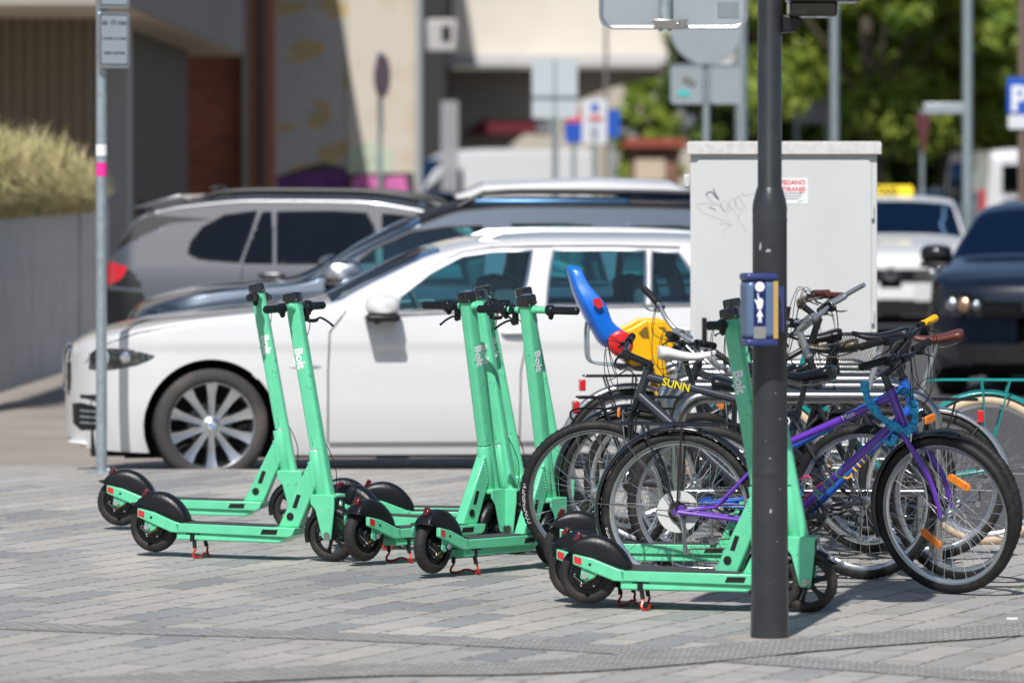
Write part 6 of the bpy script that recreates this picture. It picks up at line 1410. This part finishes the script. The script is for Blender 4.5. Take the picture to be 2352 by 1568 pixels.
mb = MB(); mb.box((0, -.08, zrel(222, s_)), (.72, .03, .04)); mb.build('bracket', M_galv, t)
s_ = 160
t = post('road_sign', 'red bordered no parking sign seen edge on before the sunlit stone pier', 'road sign', 873, s_, 120, .035)
mb = MB(); e = Matrix.Rotation(R(72), 3, 'Z'); mb.lathe([(0, 0), (.30, 0), (.31, .02), (0, .02)], (.03, -.06, zrel(175, s_)), e @ V(0, -1, 0), 40); ro = mb.build('round_panel', mat('sign_violet', (.14, .02, .10), .3, coat=.4), t)
mb = MB(); mb.lathe([(.30, -.02), (.325, -.01), (.30, .002)], (.03, -.06, zrel(175, s_)), e @ V(0, -1, 0), 40); mb.build('rim', M_alu, ro)
mb = MB(); mb.box((.03, -.05, zrel(270, s_)), (.03, .30, .36)); mb.build('lower_plate', M_alu, t, bevel=.01)
s_ = 135
t = post('info_sign', 'white information sign with a blue symbol between a red and blue sign', 'information sign', 1365, s_, 230, .04)
def plate(t, x0, x1, y0, y1, m, nm='panel', y=-.05, rel=None):
    pl = rr_poly((x0 - rel) / s_, (x1 - rel) / s_, zrel(y1, s_), zrel(y0, s_), .03); mb = MB(); mb.prism([(x, y, z) for x, z in pl], (0, -.02, 0)); return mb.build(nm, m, t, smooth=False)
M_sb = mat('sign_blue', (.02, .10, .50), .4); M_sr = mat('sign_red', (.72, .05, .07), .4); M_sw = mat('sign_white', (.68, .70, .74), .45)
p_ = plate(t, 1337, 1394, 228, 330, M_sw, rel=1365); plate(p_, 1358, 1374, 238, 256, M_sb, 'symbol', -.073, 1365); plate(p_, 1352, 1384, 268, 276, M_sr, 'stripe', -.073, 1365); plate(p_, 1358, 1372, 290, 318, mat('symbol_grey', (.3, .33, .4), .5), 'symbol', -.073, 1365)
t = post('info_sign', 'small red and blue signs left of the white information sign', 'information sign', 1318, s_, 232, .035); plate(t, 1298, 1336, 282, 328, M_sb, rel=1318)
mb = MB(); mb.prism([((a - 1318) / s_, -.05, zrel(b, s_)) for a, b in ((1322, 236), (1338, 280), (1298, 284))], (0, -.02, 0)); mb.build('warning_panel', M_sr, t, smooth=False)
t = post('info_sign', 'blue sign right of the white information sign', 'information sign', 1408, s_, 250, .035); plate(t, 1395, 1424, 252, 315, M_sb, rel=1408)
post('lamp_post', 'grey lamp post between the round sign and the dark traffic pole', 'lamp post', 1702, 190, -400, .075, group='lamp posts and masts'); post('lamp_post', 'grey mast behind the cabinet, right of the dark traffic pole', 'lamp post', 1916, 190, -400, .055)
post('lamp_post', 'thin far mast just left of the double panel sign post near the bridge', 'lamp post', 1392, 110, -400, .04, mat('mast_dark', (.18, .17, .17), .6))
t = post('lamp_post', 'tall grey mast with a short street name arm before the trees', 'lamp post', 2222, 200, -400, .06, ); 
mb = MB(); mb.bb((2122 - 2222) / 200., -.03, -.03, .0, zrel(262, 200), zrel(238, 200)); mb.build('name_plate', M_signback, t, bevel=.01); mb = MB(); mb.cyl(((2122 - 2222) / 200., 0, zrel(240, 200)), (0, 0, zrel(240, 200)), .02, 8); mb.build('arm', M_galv, t)
s_ = 170
t = post('road_sign', 'give way sign seen almost edge on before the trees', 'road sign', 2118, s_, 250, .03); mb = MB(); e = Matrix.Rotation(R(68), 3, 'Z')
mb.prism([V(0, -.05, zrel(352, s_))] + [e @ V(x, 0, 0) + V(0, -.05, zrel(262, s_)) for x in (-.33, .33)], e @ V(0, -.02, 0)); yo = mb.build('triangle_panel', mat('giveway_red', (.40, .08, .09), .5), t, smooth=False)
s_ = 200
t = post('parking_sign', 'blue parking sign with a white plate on a brown post at the right edge', 'parking sign', 2348, s_, -100, .05, mat('post_brown', (.17, .12, .10), .6)); p_ = plate(t, 2312, 2392, 178, 262, M_sb, rel=2348)
MB().text('P', .40, Matrix.Translation(((2319 - 2348) / s_, -.073, zrel(254, s_))) @ Matrix.Rotation(R(90), 4, 'X'), bold=.012, ext=.002).build('letter', M_white, p_, smooth=False)
plate(t, 2314, 2390, 264, 296, M_sw, 'supplementary_plate', rel=2348)
# ---------------------------------------------------------------- trees
def leafm(name, a, b_):
    m = bpy.data.materials.new(name); m.use_nodes = True; t = m.node_tree; b = t.nodes['Principled BSDF']; tc = t.nodes.new('ShaderNodeTexCoord'); n = t.nodes.new('ShaderNodeTexNoise'); n.inputs['Scale'].default_value = 1.4; n.inputs['Detail'].default_value = 5
    t.links.new(tc.outputs['Object'], n.inputs['Vector']); r = t.nodes.new('ShaderNodeValToRGB'); t.links.new(n.outputs['Fac'], r.inputs[0]); e = r.color_ramp.elements; e[0].position = .35; e[0].color = (*a, 1); e[1].position = .68; e[1].color = (*b_, 1)
    t.links.new(r.outputs[0], b.inputs['Base Color']); b.inputs['Roughness'].default_value = .55
    tl = t.nodes.new('ShaderNodeBsdfTranslucent'); t.links.new(r.outputs[0], tl.inputs[0]); mx = t.nodes.new('ShaderNodeMixShader'); mx.inputs[0].default_value = .42; t.links.new(b.outputs[0], mx.inputs[1]); t.links.new(tl.outputs[0], mx.inputs[2]); t.links.new(mx.outputs[0], t.nodes['Material Output'].inputs[0]); return m
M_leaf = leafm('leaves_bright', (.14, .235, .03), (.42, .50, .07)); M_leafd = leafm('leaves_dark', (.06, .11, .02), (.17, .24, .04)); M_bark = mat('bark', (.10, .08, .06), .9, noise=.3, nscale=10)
def tree(label, x, y, h, rad, n, m, seed, leaf=.16, clumps=64, z0=.25, group='trees behind the road'):
    rnd = random.Random(seed); t = thing('tree', label, 'tree', (x, y, -.1), group=group); mb = MB(); mb.tube(spline([V(0, 0, 0), V(.1, 0, h * .25), V(-.1, .1, h * .5), V(0, 0, h * .75)], 3), [.28 - .02 * i for i in range(10)], 9)
    cl = []
    for k in range(clumps):
        a = rnd.uniform(0, 2 * math.pi); u = rnd.uniform(-1, 1); rr = rnd.uniform(.35, 1) ** .5; q = math.sqrt(1 - u * u)
        c = V(rad * rr * q * math.cos(a), rad * rr * q * math.sin(a), h * (z0 + (1 - z0) * (.5 + .5 * u * rr))); cl.append((c, rnd.uniform(.45, 1.0) * rad * .33))
        if k % 9 == 0: mb.tube(spline([V(0, 0, h * .3), V(c.x * .4, c.y * .4, c.z * .7), c], 3), [.10, .09, .08, .06, .05, .04, .03], 5)
    mb.build('trunk', M_bark, t); mb = MB()
    for k in range(n):
        c, r = cl[rnd.randrange(len(cl))]; d = V(rnd.gauss(0, 1), rnd.gauss(0, 1), rnd.gauss(0, 1)).normalized() * r * rnd.uniform(.55, 1.08); p = c + V(d.x, d.y, d.z * .75)
        nn = (d.normalized() + V(rnd.uniform(-.6, .6), rnd.uniform(-.6, .6), rnd.uniform(-.2, .9))).normalized(); u = nn.orthogonal().normalized(); v = nn.cross(u); L_ = leaf * rnd.uniform(.6, 1.3); an = rnd.uniform(0, 6.28); a1 = u * math.cos(an) + v * math.sin(an); a2 = nn.cross(a1)
        mb.add([p - a1 * L_, p + a2 * L_ * .5 + nn * .02, p + a1 * L_, p - a2 * L_ * .5], [(0, 1, 2, 3)])
    mb.build('crown', m, t, smooth=False); return t
tree('bright green tree right of the grey mast, above the taxi', (2000 - 1176) / 95., F / 95., 10.2, 3.7, 24000, M_leaf, 1)
tree('bright green tree between the two tall masts at the right', (2170 - 1176) / 91., F / 91., 10.4, 3.6, 23000, M_leaf, 2)
tree('green tree at the right frame edge behind the parking sign', (2350 - 1176) / 93., F / 93., 10.2, 3.6, 22000, M_leaf, 3)
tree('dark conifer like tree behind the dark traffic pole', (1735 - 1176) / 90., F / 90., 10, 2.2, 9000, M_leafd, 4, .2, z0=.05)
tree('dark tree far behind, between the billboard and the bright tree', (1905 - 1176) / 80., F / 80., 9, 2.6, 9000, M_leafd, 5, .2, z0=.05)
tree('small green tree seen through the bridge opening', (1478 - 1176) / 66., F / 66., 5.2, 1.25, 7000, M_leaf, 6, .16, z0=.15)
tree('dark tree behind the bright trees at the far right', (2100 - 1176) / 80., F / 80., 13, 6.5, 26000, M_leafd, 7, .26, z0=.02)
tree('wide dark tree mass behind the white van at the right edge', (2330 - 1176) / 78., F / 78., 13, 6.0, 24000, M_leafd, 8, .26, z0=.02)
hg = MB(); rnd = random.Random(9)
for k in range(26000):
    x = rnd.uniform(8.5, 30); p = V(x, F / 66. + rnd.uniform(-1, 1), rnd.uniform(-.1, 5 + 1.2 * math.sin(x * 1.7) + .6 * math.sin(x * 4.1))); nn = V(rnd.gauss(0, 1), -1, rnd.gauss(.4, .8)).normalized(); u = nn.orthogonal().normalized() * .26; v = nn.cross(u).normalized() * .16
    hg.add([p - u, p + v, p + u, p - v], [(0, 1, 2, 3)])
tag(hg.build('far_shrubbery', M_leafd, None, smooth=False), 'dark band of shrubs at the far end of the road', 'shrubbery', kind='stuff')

# ---------------------------------------------------------------- kiosk and litter
s_ = 92.; zk = lambda y: CAMH - (y - HY) / s_
kk = thing('kiosk', 'low red brown kiosk with a pale counter far back under the small tree', 'kiosk', ((1500 - 1176) / s_, F / s_, 0))
mb = MB(); mb.bb(-.55, .65, 0, 1.2, -.1, zk(340)); mb.build('body', mat('kiosk_brown', (.20, .10, .07), .7, noise=.4, nscale=3), kk, smooth=False)
mb = MB(); mb.prism([(-.8, -.3, zk(338)), (.9, -.3, zk(338)), (.75, -.3, zk(318)), (-.65, -.3, zk(318))], (0, 1.6, 0)); mb.build('roof', mat('kiosk_red', (.30, .06, .04), .7), kk, smooth=False)
mb = MB(); mb.bb(-.45, .3, -.06, -.01, zk(415), zk(365)); mb.build('shutter', mat('kiosk_pale', (.55, .45, .34), .7), kk, smooth=False)
g = G(2340, 1355); mb = MB(); mb.add([(-.02, 0, .006), (0, -.012, .012), (.024, .0, .006), (0, .012, .014)], [(0, 1, 2, 3)]); lf = mb.build('fallen_leaf', mat('leaf_fresh', (.20, .42, .03), .6), None, loc=g); tag(lf, 'small fresh green leaf on the paving under the right bicycle wheel', 'leaf')
g = G(2325, 1423); mb = MB(); mb.bb(-.022, .022, -.006, .006, .001, .009); lf = mb.build('paper_scrap', mat('paper', (.8, .8, .8), .6), None, loc=g, bevel=.002); tag(lf, 'white scrap of paper on the paving at the lower right', 'litter')
